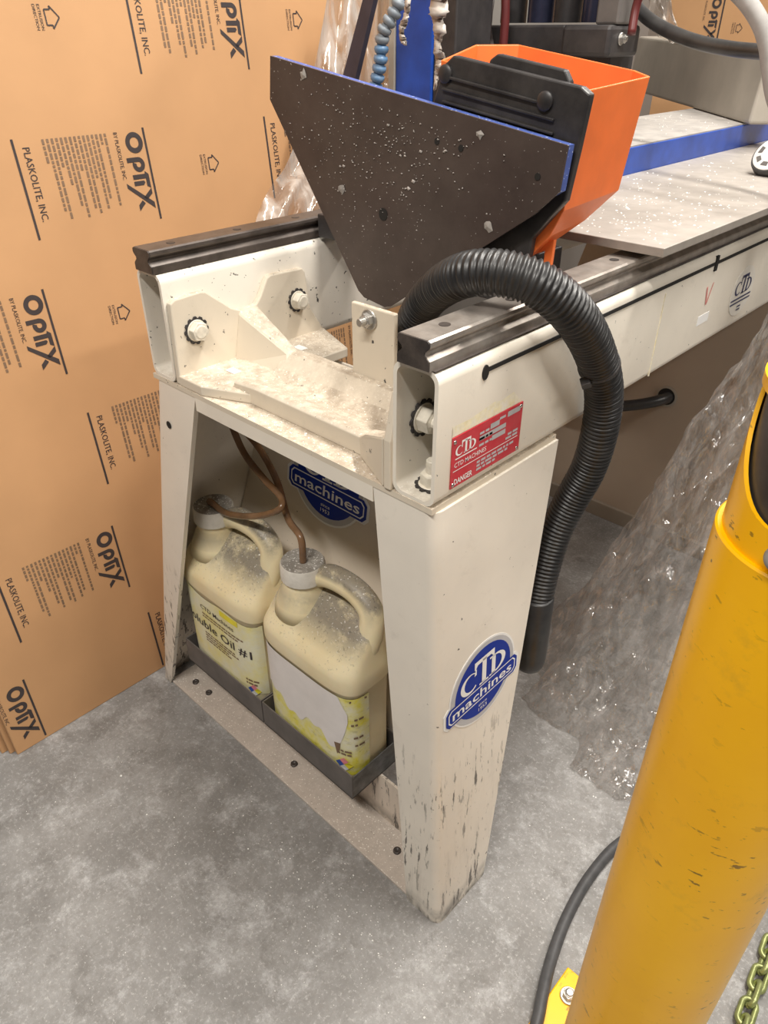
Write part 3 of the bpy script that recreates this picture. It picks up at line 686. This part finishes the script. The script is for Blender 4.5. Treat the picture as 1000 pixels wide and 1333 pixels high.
for z_, l in ((.180, .13), (.1725, .115), (.128, .10), (.121, .11), (.114, .08), (.107, .09)): word_bars(b, fn, -.045, z_, .0035, l, rnd)
for z_, l in ((.079, .034), (.070, .030)): word_bars(b, fn, .080, z_, .0045, l, rnd)
b.build('fine_print', 'ink_soft', j1, kind='stuff')
def hazard(rt, fn, s, z, k):
    for name, mat, du, dv in (('hazard_mark', 'hazard_red', 0, k), ('hazard_mark', 'hazard_blue', -k, 0), ('hazard_mark', 'hazard_yellow', k, 0), ('hazard_mark', 'white_print', 0, -k)):
        b = MB(); quad2(b, fn, (s + du - k, z + dv), (s + du, z + dv - k), (s + du + k, z + dv), (s + du, z + dv + k)); b.build(name, mat, rt)
hazard(j1, fn, .098, .056, .008)
patch(j1, 'label_stripe', 'hazard_yellow', XA, .02, .075, lambda s: .212, lambda s: .226, .0016, 8, 2)
j2, b2 = jug(XB, 'dusty cream oil jug with a torn white label, nearer the logo leg')
patch(j2, 'label', 'label_bright', XB, -.120, .150, lambda s: .03 + .004 * math.sin(s * 60), lambda s: .228 if s > .06 else .15, .0009)
patch(j2, 'torn_paper', 'label_white', XB, -.116, .108, lambda s: .118 - .02 * (s + .1) / .2 + .012 * math.sin(s * 55) + .006 * math.sin(s * 170) + max(0, s - .085) * 3.5, lambda s: .230 - max(0, s - .09) * 2.2, .0020, 40, 6)
b = MB(); fn = jmap(XB, .0022); rnd = random.Random(8)
quad2(b, fn, (.112, .220), (.146, .220), (.146, .224), (.112, .224))
for z_, s0, l in ((.176, .120, .018), (.163, .114, .012), (.092, .085, .034), (.084, .085, .03), (.130, .118, .02), (.110, .120, .02)): word_bars(b, fn, s0, z_, .0045, l, rnd)
quad2(b, fn, (.078, .108), (.092, .112), (.090, .094), (.084, .080))
b.build('fine_print', 'ink_soft', j2, kind='stuff'); hazard(j2, fn, .098, .058, .009)
# amber oil lines from the machine down into the jugs
c1 = Vector((XA - .058, JY + .010, JZ + .401)); c2 = Vector((XB - .058, JY + .010, JZ + .401))
t1 = spline([PY(298, 545, .115), PY(318, 590, .112), PY(345, 625, .105), PY(366, 648, .10), PY(362, 664, .085), PY(330, 672, .078), PY(295, 668, .080), c1 + Vector((.004, -.006, .012)), c1 + Vector((-.006, -.002, .004))], 10)
m = MB(); m.tube(t1, .0062, 10); m.build('oil_line', 'amber_tube', smooth=True, label='amber oil tube looping into the cap of the Soluble Oil jug', cat='tube', group='amber oil lines')
t2 = spline([PY(302, 545, .135), PY(335, 580, .130), PY(360, 625, .118), PY(375, 675, .105), c2 + Vector((.0, .0, .050)), c2 + Vector((.002, 0, -.002))], 10)
m = MB(); m.tube(t2, .0062, 10); m.build('oil_line', 'amber_tube', smooth=True, label='amber oil tube running straight into the cap of the torn-label jug', cat='tube', group='amber oil lines')

# ================================================================== CHIP CHUTE (dark board, ribbed black panel, orange hopper)
ch = root('chip_chute', 'orange waste chute with a big dark brown shield board and black ribbed panel', 'chute', (-.30, .32, 1.0))
PLT = [(-.594, 1.268), (-.602, 1.212), (-.420, .962), (-.408, .954), (-.364, .948), (-.352, .952), (-.118, 1.114), (-.087, 1.143), (-.083, 1.192)]
m = MB(); m.prism([(a, .250, b) for a, b in PLT], (0, .0035, 0)); bd = m.build('shield_board', 'board', ch)
m = MB(); m.prism([(a, .2535, b) for a, b in PLT[:2] + [(-.416, .972), (-.355, .962), (-.121, 1.122)] + PLT[7:]], (0, .011, 0)); m.build('blue_backing', 'blue_edge', ch)
for px_, py_, r_ in ((499, 279, .0085), (569, 184, .004), (600, 193, .004), (700, 230, .004)):
    p = PY(px_, py_, .2497); c = MB(); c.cyl(p, (0, -1, 0), r_, .0005, 16); c.build('drill_hole', 'dark_hole', bd)
# swarf stuck to the board
m = MB(); rnd = random.Random(4)
for i in range(420):
    u, v = rnd.gauss(480, 75), rnd.gauss(205, 55)
    if rnd.random() < .25: u, v = rnd.uniform(370, 720), rnd.uniform(100, 300)
    p = PY(u, v, .2494)
    # stay on the board
    if not (-.58 < p.x < -.10 and .98 < p.z < 1.25 and p.z > .985 + abs(p.x + .36) * .95): continue
    if p.z > 1.245 - (p.x + .58) * .14: continue
    r_ = rnd.uniform(.0004, .0013) * (2.2 if rnd.random() < .06 else 1); a = rnd.uniform(0, 6.28)
    m.add([p + Vector((r_ * 1.4 * math.cos(a + q), -.0006 * (q % 2 > .5), r_ * math.sin(a + q))) for q in (0, 1.4, 2.9, 4.3)] + [p + Vector((0, -.0016, 0))], [(0, 1, 4), (1, 2, 4), (2, 3, 4), (3, 0, 4), (3, 2, 1, 0)])
m.build('stuck_swarf', 'chip_dull', bd, kind='stuff')
for px_, py_, r_ in ((395, 97, .008), (445, 246, .008), (636, 295, .009), (625, 175, .006)):
    p = PY(px_, py_, .2492); c = MB(); n = 9; rnd = random.Random(int(px_)); ring = [p + Vector((r_ * rnd.uniform(.5, 1.1) * math.cos(6.28 * k / n), 0, r_ * rnd.uniform(.5, 1.1) * math.sin(6.28 * k / n))) for k in range(n)]
    c.add(ring + [p + Vector((0, -.002, 0))], [(k, (k + 1) % n, n) for k in range(n)]); c.build('swarf_clump', 'dusty', bd)
# ribbed panel behind the board
RB = [(q.x, q.z) for q in (PY(578, 84, .272), PY(590, 72, .272), PY(757, 113, .272), PY(768, 123, .272), PY(752, 195, .272), PY(736, 262, .272), PY(692, 312, .272), PY(686, 345, .272))] + [(-.30, 1.005), (-.36, 1.06)]
m = MB(); m.prism([(a, .272, b) for a, b in RB], (0, .012, 0)); rp = m.build('ribbed_panel', 'black_plastic', ch, bevel=.002)
ax_u = Vector((.214, 0, -.032)).normalized(); ax_v = Vector((.032, 0, .214)).normalized()
for k in range(6):
    o = Vector((-.284, .272, 1.252)) + ax_v * (-.0135 * k) + ax_u * (.003 * k)
    c = MB(); L_ = .168 if k else .150; w_ = .0017
    c.prism([o + ax_v * -w_, o + ax_u * L_ + ax_v * -w_, o + ax_u * L_ + ax_v * w_, o + ax_v * w_], (0, -.004, 0)); c.build('rib', 'black_plastic', rp, bevel=.001)
for q in (0.0, .150):
    c = MB(); c.lathe(Vector((-.280, .272, 1.254)) + ax_u * q, (0, -1, 0), [(.0105, 0), (.0105, .003), (.008, .005), (.0, .005)], 20); c.build('boss', 'black_plastic', rp, smooth=True, sharp=40)
c = MB(); o = Vector((-.225, .284, 1.262)); c.prism([o, o + ax_u * .115, o + ax_u * .115 + ax_v * .006, o + ax_u * .105 + ax_v * .016, o + ax_u * .010 + ax_v * .016, o + ax_v * .008], (0, .010, 0)); c.build('lip', 'black_plastic', rp, bevel=.002)
# orange hopper: thin walled, open on top
def Hp(x, y, z): return Vector((x, y, z))
TF = [Hp(-.300, .285, 1.268), Hp(-.090, .285, 1.243)]             # front top corners
TB = [Hp(-.335, .40, 1.283), Hp(-.300, .45, 1.283), Hp(-.118, .45, 1.257), Hp(-.090, .435, 1.252)]
top = [TF[0], TF[1], TB[3], TB[2], TB[1], TB[0]]
def drop(p, z, k, yk):
    c = Hp(-.205, .285, z); return Hp(c.x + (p.x - c.x) * k, .285 + (p.y - .285) * yk, z + (p.z - 1.26) * .8)
mid = [drop(p, 1.130, .93, .88) for p in top]; low = [drop(p, 1.098, .80, .55) for p in top]; bot = [drop(p, 1.062, .52, .22) for p in top]
def inset(L, t):
    c = sum(L, Vector()) / len(L); return [p + (c - p).normalized() * t for p in L]
t_ = .0035
m = MB(); m.loft([bot, low, mid, top, inset(top, t_), inset(mid, t_), inset(low, t_)], True, True); hop = m.build('hopper', 'orange_plastic', ch, bevel=.003, seg=2)
m = MB()
pr = [PY(696, 318, .30), PY(722, 312, .30), PY(716, 352, .30), PY(706, 352, .30), PY(709, 327, .30), PY(688, 334, .30)]
m.prism(pr, (0, .006, 0)); m.build('hopper_foot', 'orange_plastic', ch, bevel=.001)
m = MB(); m.box(-.33, -.14, .29, .33, .985, 1.02); m.build('mounting_block', 'machine_dark', ch, bevel=.002)
m = MB(); m.box(-.575, -.16, .31, .40, 1.008, 1.045); m.build('support_bar', 'machine_dark', ch, bevel=.002)

# ================================================================== CORRUGATED HOSE
W = [Vector((-.300, .235, .905)), Vector((-.283, .215, .930)), PY(537, 424, .195), PY(558, 388, .175), PX(597, 361, -.130), PX(645, 355, -.080), PX(700, 370, -.038), PX(745, 407, -.012), PX(773, 455, -.010), PX(786, 508, -.012), PX(781, 560, -.016),
     PX(766, 610, -.028), PX(743, 652, -.045), PX(722, 695, -.055), PX(707, 745, -.055), PX(698, 785, -.052)]
W = spline(W, 14)
cen = resample(W, .0014)
hr = root('corrugated_hose', 'black corrugated hose arching over the near rail and hanging behind the leg', 'hose', (0, .2, .42))
m = MB(); m.tube(cen, lambda i: .0240 + .0017 * math.sin(2 * math.pi * i / 4.6), 26); m.build('ribbed_tube', 'hose_black', hr, smooth=True)
end = cen[-1]
e2 = PX(688, 868, -.050); dd = (e2 - end); L2 = dd.length; dd.normalize()
m = MB(); m.lathe(end - dd * .016, dd, [(.0255, 0), (.0275, .002), (.0275, L2 * .6), (.0270, L2 * .9), (.0255, L2), (.022, L2 + .010), (.014, L2 + .016), (.0, L2 + .018)], 28)
m.build('cuff', 'hose_black', hr, smooth=True)
# tie strap around the hose
k = min(range(len(cen)), key=lambda i: (cen[i] - PX(778, 478, -.010)).length)
tn = (cen[k + 2] - cen[k - 2]).normalized(); u_ = tn.orthogonal().normalized(); v_ = tn.cross(u_)
m = MB(); m.loft([[cen[k] + tn * dz + (u_ * math.cos(6.2832 * q / 28) + v_ * math.sin(6.2832 * q / 28)) * .0265 for q in range(28)] for dz in (-.0025, .0025)]); 
m.build('zip_tie', 'black_plastic', hr, smooth=True)
d_ = (CAM - cen[k]).normalized(); d_ = (d_ - tn * d_.dot(tn)).normalized(); sd = tn.cross(d_); q0 = cen[k] + d_ * .014 + sd * (-.021 if sd.dot(RT) > 0 else .021)
m = MB(); m.prism([q0 + tn * -.005 + sd * -.006, q0 + tn * -.005 + sd * .006, q0 + tn * .005 + sd * .006, q0 + tn * .005 + sd * -.006], d_ * .012); m.build('tie_head', 'black_plastic', hr, bevel=.001)

# power cable into the far panel
cb = spline([hp + Vector((0, .03, .0)), hp + Vector((0, -.02, -.002)), hp + Vector((-.06, -.07, -.022)), hp + Vector((-.16, -.12, -.04)), hp + Vector((-.30, -.14, -.03))], 10)
m = MB(); m.tube(cb, .0155, 12); m.build('power_cable', 'cable_black', smooth=True, label='black cable entering the round hole in the panel under the table', cat='cable')

# ================================================================== TABLE AND CARRIAGE
tb = root('sliding_table', 'dusty aluminium table plate on the rails beyond the orange chute', 'table', (-.18, 1.1, 1.04))
m = MB(); m.box(-.345, -.024, .425, 2.70, 1.048, 1.060); m.build('table_plate', 'alu', tb, bevel=.001)
m = MB(); m.box(-.112, -.055, .50, .62, 1.0402, 1.048); m.build('rail_carriage', 'machine_dark', tb); m = MB(); m.box(-.112, -.055, 1.30, 1.42, 1.0402, 1.048); m.build('rail_carriage', 'machine_dark', tb)
cg = root('saw_carriage', 'blue sided carriage box with a dusty grey top beside the table plate', 'carriage', (-.48, 1.2, 1.04))
m = MB(); m.box(-.62, -.346, .62, 2.72, 1.042, 1.108); m.build('carriage_box', 'blue_paint', cg, bevel=.002)
m = MB(); m.box(-.618, -.349, .622, 2.718, 1.108, 1.1105); m.build('dusty_top', 'dusty', cg)
# saw head on the carriage
sh = root('cutting_motor', 'dark motor unit with round columns behind the orange chute', 'motor', (-.5, 1.0, 1.11))
m = MB(); m.box(-.76, -.545, .96, 1.10, 1.258, 1.308); m.build('base_block', 'machine_dark', sh, bevel=.004)
m = MB(); m.box(-.540, -.432, .94, 1.06, 1.255, 1.308); m.build('base_block', 'machine_dark', sh, bevel=.008)
m = MB(); m.box(-.64, -.46, 1.0, 1.10, 1.1105, 1.258); m.build('pedestal', 'machine_dark', sh, bevel=.004)
for x_, mt in ((-.720, 'machine_dark'), (-.650, 'column_steel'), (-.585, 'machine_dark'), (-.520, 'column_steel')):
    c = MB(); c.lathe((x_, 1.03, 1.312), (0, 0, 1), [(.028, 0), (.028, .25), (.024, .26)], 24); c.build('column', mt, sh, smooth=True, sharp=40)
m = MB(); m.box(-.480, -.432, .96, 1.02, 1.308, 1.58); m.build('post', 'machine_grey', sh, bevel=.004)
m = MB(); m.box(-.80, -.42, .93, 1.25, 1.575, 1.80); m.build('shade_box', 'machine_dark', sh, bevel=.01)  # unseen box added on top of the columns to shade the motor unit
hexbolt(sh, (-.432, .98, 1.285), (1, 0, 0), .008, .008, 'bolt_zinc', shank=.006)
m = MB(); m.tube(spline([PY(658, -30, .93), PY(658, 20, .93), PY(655, 62, .93)], 6), .009, 12); m.build('red_pipe', 'red_pipe', sh, smooth=True)
m = MB(); m.tube(spline([PY(838, -20, .98), PY(828, 10, .98), PY(822, 45, .97)], 6), .008, 12); m.build('red_pipe', 'red_pipe', sh, smooth=True)
# blue side cover
bc = root('blue_cover', 'upright blue painted machine cover behind the shield board', 'cover', (-.75, .80, 1.11))
m = MB(); m.box(-.835, -.735, .78, .80, .95, 1.62); m.build('cover_sheet', 'blue_paint', bc, bevel=.003)
m = MB(); m.box(-.735, -.68, .785, .90, .95, 1.62); m.build('cover_side', 'machine_dark', bc, bevel=.003)
m = MB(); m.box(-.850, -.8352, .775, .80, .95, 1.62); m.build('edge_strip', 'grey_cover', bc)
# grey bag with dark lettering beside it
m = MB(); g_ = []
for j in range(9):
    g_.append([PY(600 + i * 6 + 2 * math.sin(j), -20 + j * 11, .935 + .010 * math.sin(i * 1.3 + j)) for i in range(8)])
m.loft(g_, False, False, closed=False); gb = m.build('hanging_bag', 'bag_grey', smooth=True, label='crumpled grey bag with faded dark blue print hanging behind the chute', cat='bag')
sm = gb.modifiers.new('thick', 'SOLIDIFY'); sm.thickness = .003
b = MB(); bp = Plane(PY(603, 32, .918), (1, 0, 0), (0, 0, 1)); word_bars(b, lambda u, v: bp(u, v, 0), 0, 0, .020, .045, random.Random(6)); b.build('faded_print', 'logo_navy', gb, kind='stuff')
# flexible coolant line: blue segments
lc = root('coolant_line', 'segmented blue coolant hose standing behind the shield board', 'hose', (-.72, .62, 1.15))
pts = resample(spline([PY(488, 118, .60), PY(492, 98, .60), PY(496, 75, .60), PY(497, 55, .60), PY(500, 38, .60), PY(512, 20, .61), PY(525, -10, .62)], 12), .0155)
for i, (a, c) in enumerate(zip(pts, pts[1:])):
    d = (c - a); L_ = d.length
    q = MB(); q.lathe(a, d, [(.0085, 0), (.0115, L_ * .12), (.0135, L_ * .45), (.0125, L_ * .75), (.0085, L_ * .82), (.0085, L_ * 1.02)], 18); q.build('segment', 'locline_blue' if i < 5 else 'locline_grey', lc, smooth=True)
# tattered strips hanging from above
def rag(pts, ws, lab, y):
    m = MB(); rnd = random.Random(len(pts)); L_, C_, R2 = [], [], []
    n = 46; fx = spline([Vector((x, yy, w_)) for (x, yy), w_ in zip(pts, ws)], 8)
    for k in range(n + 1):
        q = fx[min(len(fx) - 1, int(k / n * (len(fx) - 1)))]; w_ = max(.6, q.z)
        cx = q.x + rnd.uniform(-.12, .12) * w_; cy = q.y
        jy = y + .006 * math.sin(k * .7) + rnd.uniform(-.003, .003)
        L_.append(PY(cx - w_ * rnd.uniform(.8, 1.1), cy + rnd.uniform(-2, 2), jy)); R2.append(PY(cx + w_ * rnd.uniform(.75, 1.15), cy + rnd.uniform(-2, 2), jy + rnd.uniform(-.006, .008))); C_.append(PY(cx, cy, jy - rnd.uniform(.0, .007)))
    m.loft([[a, c, b_] for a, c, b_ in zip(L_, C_, R2)], False, False, closed=False)
    o = m.build('torn_strip', 'rag_white', smooth=True, label=lab, cat='plastic strip', group='torn pale strips hanging from above'); s_ = o.modifiers.new('thick', 'SOLIDIFY'); s_.thickness = .0012
rag([(572, -15), (572, 15), (570, 25), (573, 40), (570, 55), (571, 70), (574, 82), (570, 92), (568, 105), (566, 118)], [10, 13, 7, 8, 4, 6, 7, 4, 2, 1], 'long pale torn plastic strip hanging in front of the dark saw head', .50)
rag([(533, -15), (530, 15), (526, 30), (523, 42), (525, 52), (527, 58)], [6, 3, 5, 3, 4, 2], 'short pale torn strip dangling beside the blue cover', .56)
# dark strap
m = MB(); m.prism([PY(476, -15, .66), PY(490, -15, .66), PY(462, 104, .64), PY(446, 100, .64)], (0, .012, 0)); m.build('dark_strap', 'strap_dark', label='dark slanted strap beside the hanging clear film', cat='strap')

# beige grey cover box lying across the carriage
a = PZ(852, 116, 1.1115); b_ = PZ(1004, 156, 1.1115); dr = (b_ - a).normalized(); nn = Vector((-dr.y, dr.x, 0));  nn = nn if nn.dot(FW) > 0 else -nn
m = MB(); e0 = a + dr * .0; e1 = b_ + dr * .12; h_ = .168
m.hexa([e0, e1, e1 + nn * .10, e0 + nn * .10], [e0 + UP * h_ + nn * .01, e1 + UP * (h_ - .02) + nn * .01, e1 + UP * (h_ - .02) + nn * .09, e0 + UP * h_ + nn * .09])
m.build('guard_cover', 'grey_cover', bevel=.008, seg=3, label='beige grey metal guard box lying across the blue carriage', cat='cover')
m = MB(); m.tube(spline([PY(818, -12, 1.10), PY(834, 15, 1.06), PY(862, 36, 1.02), PY(905, 54, .98), PY(955, 64, .95), (PY(1010, 69, .92)), PY(1060, 76, .88), PY(1110, 110, .80), PY(1130, 160, .66)], 10), .0118, 16)
m.build('thick_cable', 'cable_black', smooth=True, label='thick black cable sagging above the beige guard box', cat='cable')
m = MB(); m.tube(spline([PY(945, -25, .84), PY(972, 2, .84), PY(990, 30, .84), PY(999, 58, .84), PY(1003, 90, .84), PY(1010, 130, .84), PY(1030, 170, .86), PY(1060, 205, .92), PY(1100, 215, 1.02)], 10), .0130, 16)
m.build('grey_tube', 'hose_grey', smooth=True, label='grey flexible tube curving down at the top right edge', cat='tube')
# round white hand wheel knob resting on the table
wk = root('round_knob', 'round white and black knob with raised marks lying on the table plate', 'knob', PZ(1010, 225, 1.0605))
wc = PZ(1001, 228, 1.0605) + Vector((0, 0, .040)); wa = (Vector((-.20, -.62, .62))).normalized()
m = MB(); m.lathe(wc - wa * .024, wa, [(.024, 0), (.040, .003), (.044, .010), (.044, .020), (.042, .024), (.0, .024)], 40); m.build('rubber_rim', 'rubber', wk, smooth=True, sharp=40)
m = MB(); m.lathe(wc - wa * .002, wa, [(.0395, 0), (.0395, .0032), (.037, .0048), (.0, .0048)], 40); wf = m.build('white_face', 'wheel_white', wk, smooth=True, sharp=40)
wu = wa.orthogonal().normalized(); wv = wa.cross(wu)
for k in range(8):
    m = MB(); t0, t1_ = k * .785 + .1, k * .785 + .55
    m.prism([wc + wa * .0028 + (wu * math.cos(t) + wv * math.sin(t)) * r_ for r_, t in ((.024, t0), (.032, t0), (.032, t1_), (.024, t1_))], wa * .0012)
    m.build('raised_mark', 'machine_grey', wf)

# second stack of wrapped sheets far behind, upper right
for i, (dx, lab) in enumerate(((0, 'kraft wrapped sheet with printed logo standing far behind the machine'), (.08, 'kraft wrapped sheet, second one of the far stack behind the machine'))):
    m = MB(); m.box(-1.55 + dx, .1 + dx, 2.95 + i * .015, 2.961 + i * .015, 0, 1.75 + i * .03); fs_ = m.build('acrylic_sheet', 'kraft', bevel=.0015, seg=1, label=lab, cat='sheet', group='kraft wrapped sheets far behind')
    if i == 0:
        o = PY(931, 4, 2.949); fnn = (lambda u, v, o=o: o + Vector((v - .2, 0, -u)))
        b = MB(); optix(b, fnn, -.02, .19, .036); quad2(b, fnn, (-.06, .235), (.14, .235), (.14, .241), (-.06, .241)); text2(b, fnn, 'BY PLASKOLITE, INC.', -.02, .162, .0105, .08); b.build('printed_logo', 'ink', fs_)
        o2 = PY(960, 30, 2.949); arrow_block(fs_, (lambda u, v, o=o2: o + Vector((v, 0, -u))))

# ================================================================== CLEAR FILM
def film_tent():
    from mathutils import noise as nz
    NA, NZ = 300, 150; rings = []
    rnd = random.Random(2); ph = [rnd.uniform(0, 6.28) for _ in range(12)]
    for j in range(NZ + 1):
        f = j / NZ; z = .003 + (1.18 - .003) * f
        cx = .10 + .07 * f ** .8; cy = .82 + .02 * f
        a = .265 * (1 - f) ** 1.15 + .075; b = .24 * (1 - f) ** 2.3 + .10   # wide on the floor, gathered at the top
        if f < .08: a += .02 * (1 - f / .08); b += .02 * (1 - f / .08)
        ring = []
        for i in range(NA):
            t = 2 * math.pi * i / NA; ct, st = math.cos(t), math.sin(t)
            wv = .018 * math.sin(7 * t + ph[0] + f * 2.0) + .012 * math.sin(13 * t + ph[1] - f * 3) + .006 * math.sin(23 * t + ph[2] + f * 5)
            wv *= (.55 + .6 * (1 - f)); wv += .008 * math.sin(5 * t + 17 * f + ph[4]) + .006 * math.sin(9 * t + 40 * f * f + ph[6]) * (1 - f)
            q = Vector((ct * 4.2, st * 4.2, f * 3.6)); rg = 1 - abs(nz.noise(q + Vector((nz.noise(q * .7) * .8, 0, 0)))) * 2
            q2 = Vector((ct * 9, st * 9, f * 12)); rg2 = 1 - abs(nz.noise(q2)) * 2
            wv += .020 * rg * abs(rg) * (.4 + .6 * (1 - f)) + .0075 * rg2 * abs(rg2)
            ring.append(Vector((cx + (a + wv) * ct, cy + (b + wv) * st, z + .004 * rg2 * (f > .02))))
        rings.append(ring)
    m = MB(); m.loft(rings, False, False); return m.build('clear_film', 'film_clear', smooth=True, label='crinkled clear plastic film gathered up beside the beam and spreading on the floor', cat='plastic film')
film_tent()
def film_sheet(name, left, right, ys, lab, mat, amp, seed, nu=26, nv=40):
    rnd = random.Random(seed); ph = [rnd.uniform(0, 6.28) for _ in range(6)]
    L_, R_ = spline(left, 10), spline(right, 10); n = min(len(L_), len(R_)); rows_ = []
    for j in range(n):
        r_ = []
        for i in range(nu + 1):
            f = i / nu; p = L_[j].lerp(R_[j], f); q = j / n
            off = amp * (math.sin(f * 16 + ph[0] + q * 3) + .6 * math.sin(f * 31 + ph[1] - q * 5) + .5 * math.sin(f * 7 + q * 12 + ph[2]))
            r_.append(p + Vector((off, -off * .6, .2 * off)))
        rows_.append(r_)
    m = MB(); m.loft(rows_, False, False, closed=False); return m.build(name, mat, smooth=True, label=lab, cat='plastic film')
Lf = [PX(428, -20, -.93), PX(418, 40, -.92), PX(406, 100, -.90), PX(390, 165, -.885), PX(372, 215, -.86), PX(352, 245, -.84), PX(336, 280, -.82), PX(325, 330, -.80)]
Rf = [PX(507, -20, -.885), PX(507, 40, -.885), PX(507, 100, -.875), PX(500, 165, -.865), PX(480, 215, -.84), PX(460, 245, -.82), PX(440, 280, -.80), PX(430, 330, -.78)]
film_sheet('hanging_film', Lf, Rf, None, 'dusty clear film hanging over the end of the leaning sheets behind the far rail', 'film_dusty', .006, 3)
Lg = [PY(868, -15, 1.9), PY(880, 25, 1.9), PY(890, 60, 1.9)]; Rg = [PY(845, -15, 1.85), PY(842, 15, 1.85), PY(848, 45, 1.85)]
film_sheet('hanging_film', Lg, Rg, None, 'scrap of clear film in front of the far wrapped sheets', 'film_dusty', .01, 5)

# ================================================================== YELLOW POST, CORD, CHAIN
yp = root('bollard_post', 'yellow painted round steel post with base plate in the right foreground', 'post', (.328, -.034, 0))
PC = Vector((.328, -.034, 0)); PR = .0706
m = MB(); m.lathe(PC + Vector((0, 0, .012)), (0, 0, 1), [(PR, 0), (PR, .9885), (PR - .0015, .990)], 72); m.build('post_tube', 'post_yellow', yp, smooth=True, sharp=40)
m = MB(); m.box(PC.x - .128, PC.x + .128, PC.y - .128, PC.y + .128, 0, .012); m.build('base_plate', 'post_yellow', yp, bevel=.002)
for sx in (-1, 1):
    for sy in (-1, 1):
        hexbolt(yp, (PC.x + sx * .103, PC.y + sy * .090, .012), (0, 0, 1), .0105, .008, 'bolt_zinc', shank=.006, name='anchor_bolt')
# upper sleeve with scooped cut and dark insert
am = math.atan2(CAM.y - PC.y, CAM.x - PC.x)      # towards the viewer's side
rings = [[], [], [], []]; nA = 96; r1 = PR - .0045
for i in range(nA):
    t = 2 * math.pi * i / nA; d = ((t - am + 1.2 + math.pi) % (2 * math.pi)) - math.pi   # cut centred left-front
    e = ((t - am + math.pi) % (2 * math.pi)) - math.pi
    zt = 1.03 + .07 * max(0, min(1, (abs(e) - .42) / 1.15)) ** 2
    for k, (rr, zz) in enumerate(((r1, 1.0), (r1, zt), (r1 - .003, zt), (r1 - .003, 1.0))):
        rings[k].append(PC + Vector((rr * math.cos(t), rr * math.sin(t), zz)))
m = MB(); m.loft(rings, False, False); m.build('sleeve', 'post_yellow', yp, smooth=True, sharp=35)
m = MB(); m.lathe(PC + Vector((0, 0, .99)), (0, 0, 1), [(r1 - .0045, 0), (r1 - .0045, .13), (.02, .131)], 64); m.build('dark_insert', 'black_plastic', yp, smooth=True, sharp=40)
m = MB(); m.lathe(PC + Vector((0, 0, 1.108)), (0, 0, 1), [(r1 - .005, 0), (r1 + .001, .001), (r1 + .001, .009), (r1 - .005, .010)], 64); m.build('top_ring', 'post_yellow', yp, smooth=True, sharp=40)
p = PC + Vector((math.cos(am - .25), math.sin(am - .25), 0)) * (PR - .004); p.z = 1.018
m = MB(); m.lathe(p, (math.cos(am - .25), math.sin(am - .25), .1), [(.006, 0), (.009, .003), (.0095, .008), (.007, .012), (.0, .013)], 20); m.build('latch_knob', 'hose_grey', yp, smooth=True)
# floor cord
cp = spline([(.30, .62, .0105), (.20, .47, .0105), (.155, .36, .0105), (.146, .26, .0105), (.155, .165, .0105), (.174, .085, .012), (.195, .025, .020), (.212, -.02, .0225), (.225, -.09, .0225), (.215, -.2, .014), (.19, -.30, .0105)], 12)
m = MB(); m.tube(cp, .0098, 14); m.build('floor_cord', 'cord_grey', smooth=True, label='dark grey cord curving across the floor past the yellow post', cat='cord')
# chain on the floor
cr = root('steel_chain', 'olive green steel chain lying on the floor at the lower right', 'chain', (.43, .25, 0))
A_, B_ = Vector((.426, .40, .012)), Vector((.448, .12, .012)); dv = (B_ - A_).normalized(); sv = Vector((-dv.y, dv.x, 0)); nl = 9; pitch = (B_ - A_).length / nl
for i in range(nl):
    c = A_ + dv * (pitch * (i + .5)); q = sv if i % 2 else (sv * .35 + UP * .94).normalized(); hl, hw, wr = .022, .0105, .0046
    loop = []
    for k in range(25):
        t = 2 * math.pi * k / 24; ex = math.cos(t); ey = math.sin(t); loop.append(c + dv * (ex * hw + math.copysign(hl - hw, ex)) + q * ey * hw + UP * (.004 if i % 2 == 0 else 0))
    m = MB(); m.tube(loop, wr, 8); m.build('link', 'chain_green', cr, smooth=True)

# ================================================================== SWARF AND CHIPS
def chips(name, lab, n, fn, smin, smax, seed):
    rnd = random.Random(seed); m = MB()
    for _ in range(n):
        p = fn(rnd)
        if p is None: continue
        r_ = rnd.uniform(smin, smax) * (1.9 if rnd.random() < .05 else 1); a = rnd.uniform(0, 6.28); th = r_ * .5
        ring = [p + Vector((r_ * rnd.uniform(.6, 1.2) * math.cos(a + q), r_ * rnd.uniform(.5, 1) * math.sin(a + q), 0)) for q in (0, 1.5, 3.1, 4.6)]
        m.add(ring + [p + Vector((r_ * .2, 0, th))], [(0, 1, 4), (1, 2, 4), (2, 3, 4), (3, 0, 4), (3, 2, 1, 0)])
    return m.build(name, 'chip', label=lab, cat='chips', kind='stuff')
def on_floor(r):
    x, y = r.uniform(-.8, .55), r.uniform(-.42, .55)
    if -.86 < x < 0 and -.02 < y < .16: return None
    if abs(x - PC.x) < .135 and abs(y - PC.y) < .135: return None
    if r.random() < .5:
        x, y = r.gauss(-.15, .16), r.gauss(-.10, .07)
        if y > -.02 and x < .01: return None
    return Vector((x, y, .0003))
chips('floor_chips', 'tiny bright plastic chips scattered over the concrete floor', 420, on_floor, .0007, .0016, 11)
chips('table_chips', 'white plastic chips strewn over the aluminium table plate', 420, lambda r: Vector((r.uniform(-.33, -.04), min(1.6, .44 + abs(r.gauss(0, .33))), 1.0602)), .0008, .0026, 12)
chips('bracket_chips', 'white chips lying on the cream top plate between the beams', 110, lambda r: Vector((r.uniform(-.42, -.14), r.uniform(.002, .030), .8403)), .0006, .0018, 13)
chips('carriage_chips', 'small chips on the dusty carriage top', 160, lambda r: Vector((r.uniform(-.60, -.36), r.uniform(.7, 1.6), 1.1107)), .0008, .002, 14)
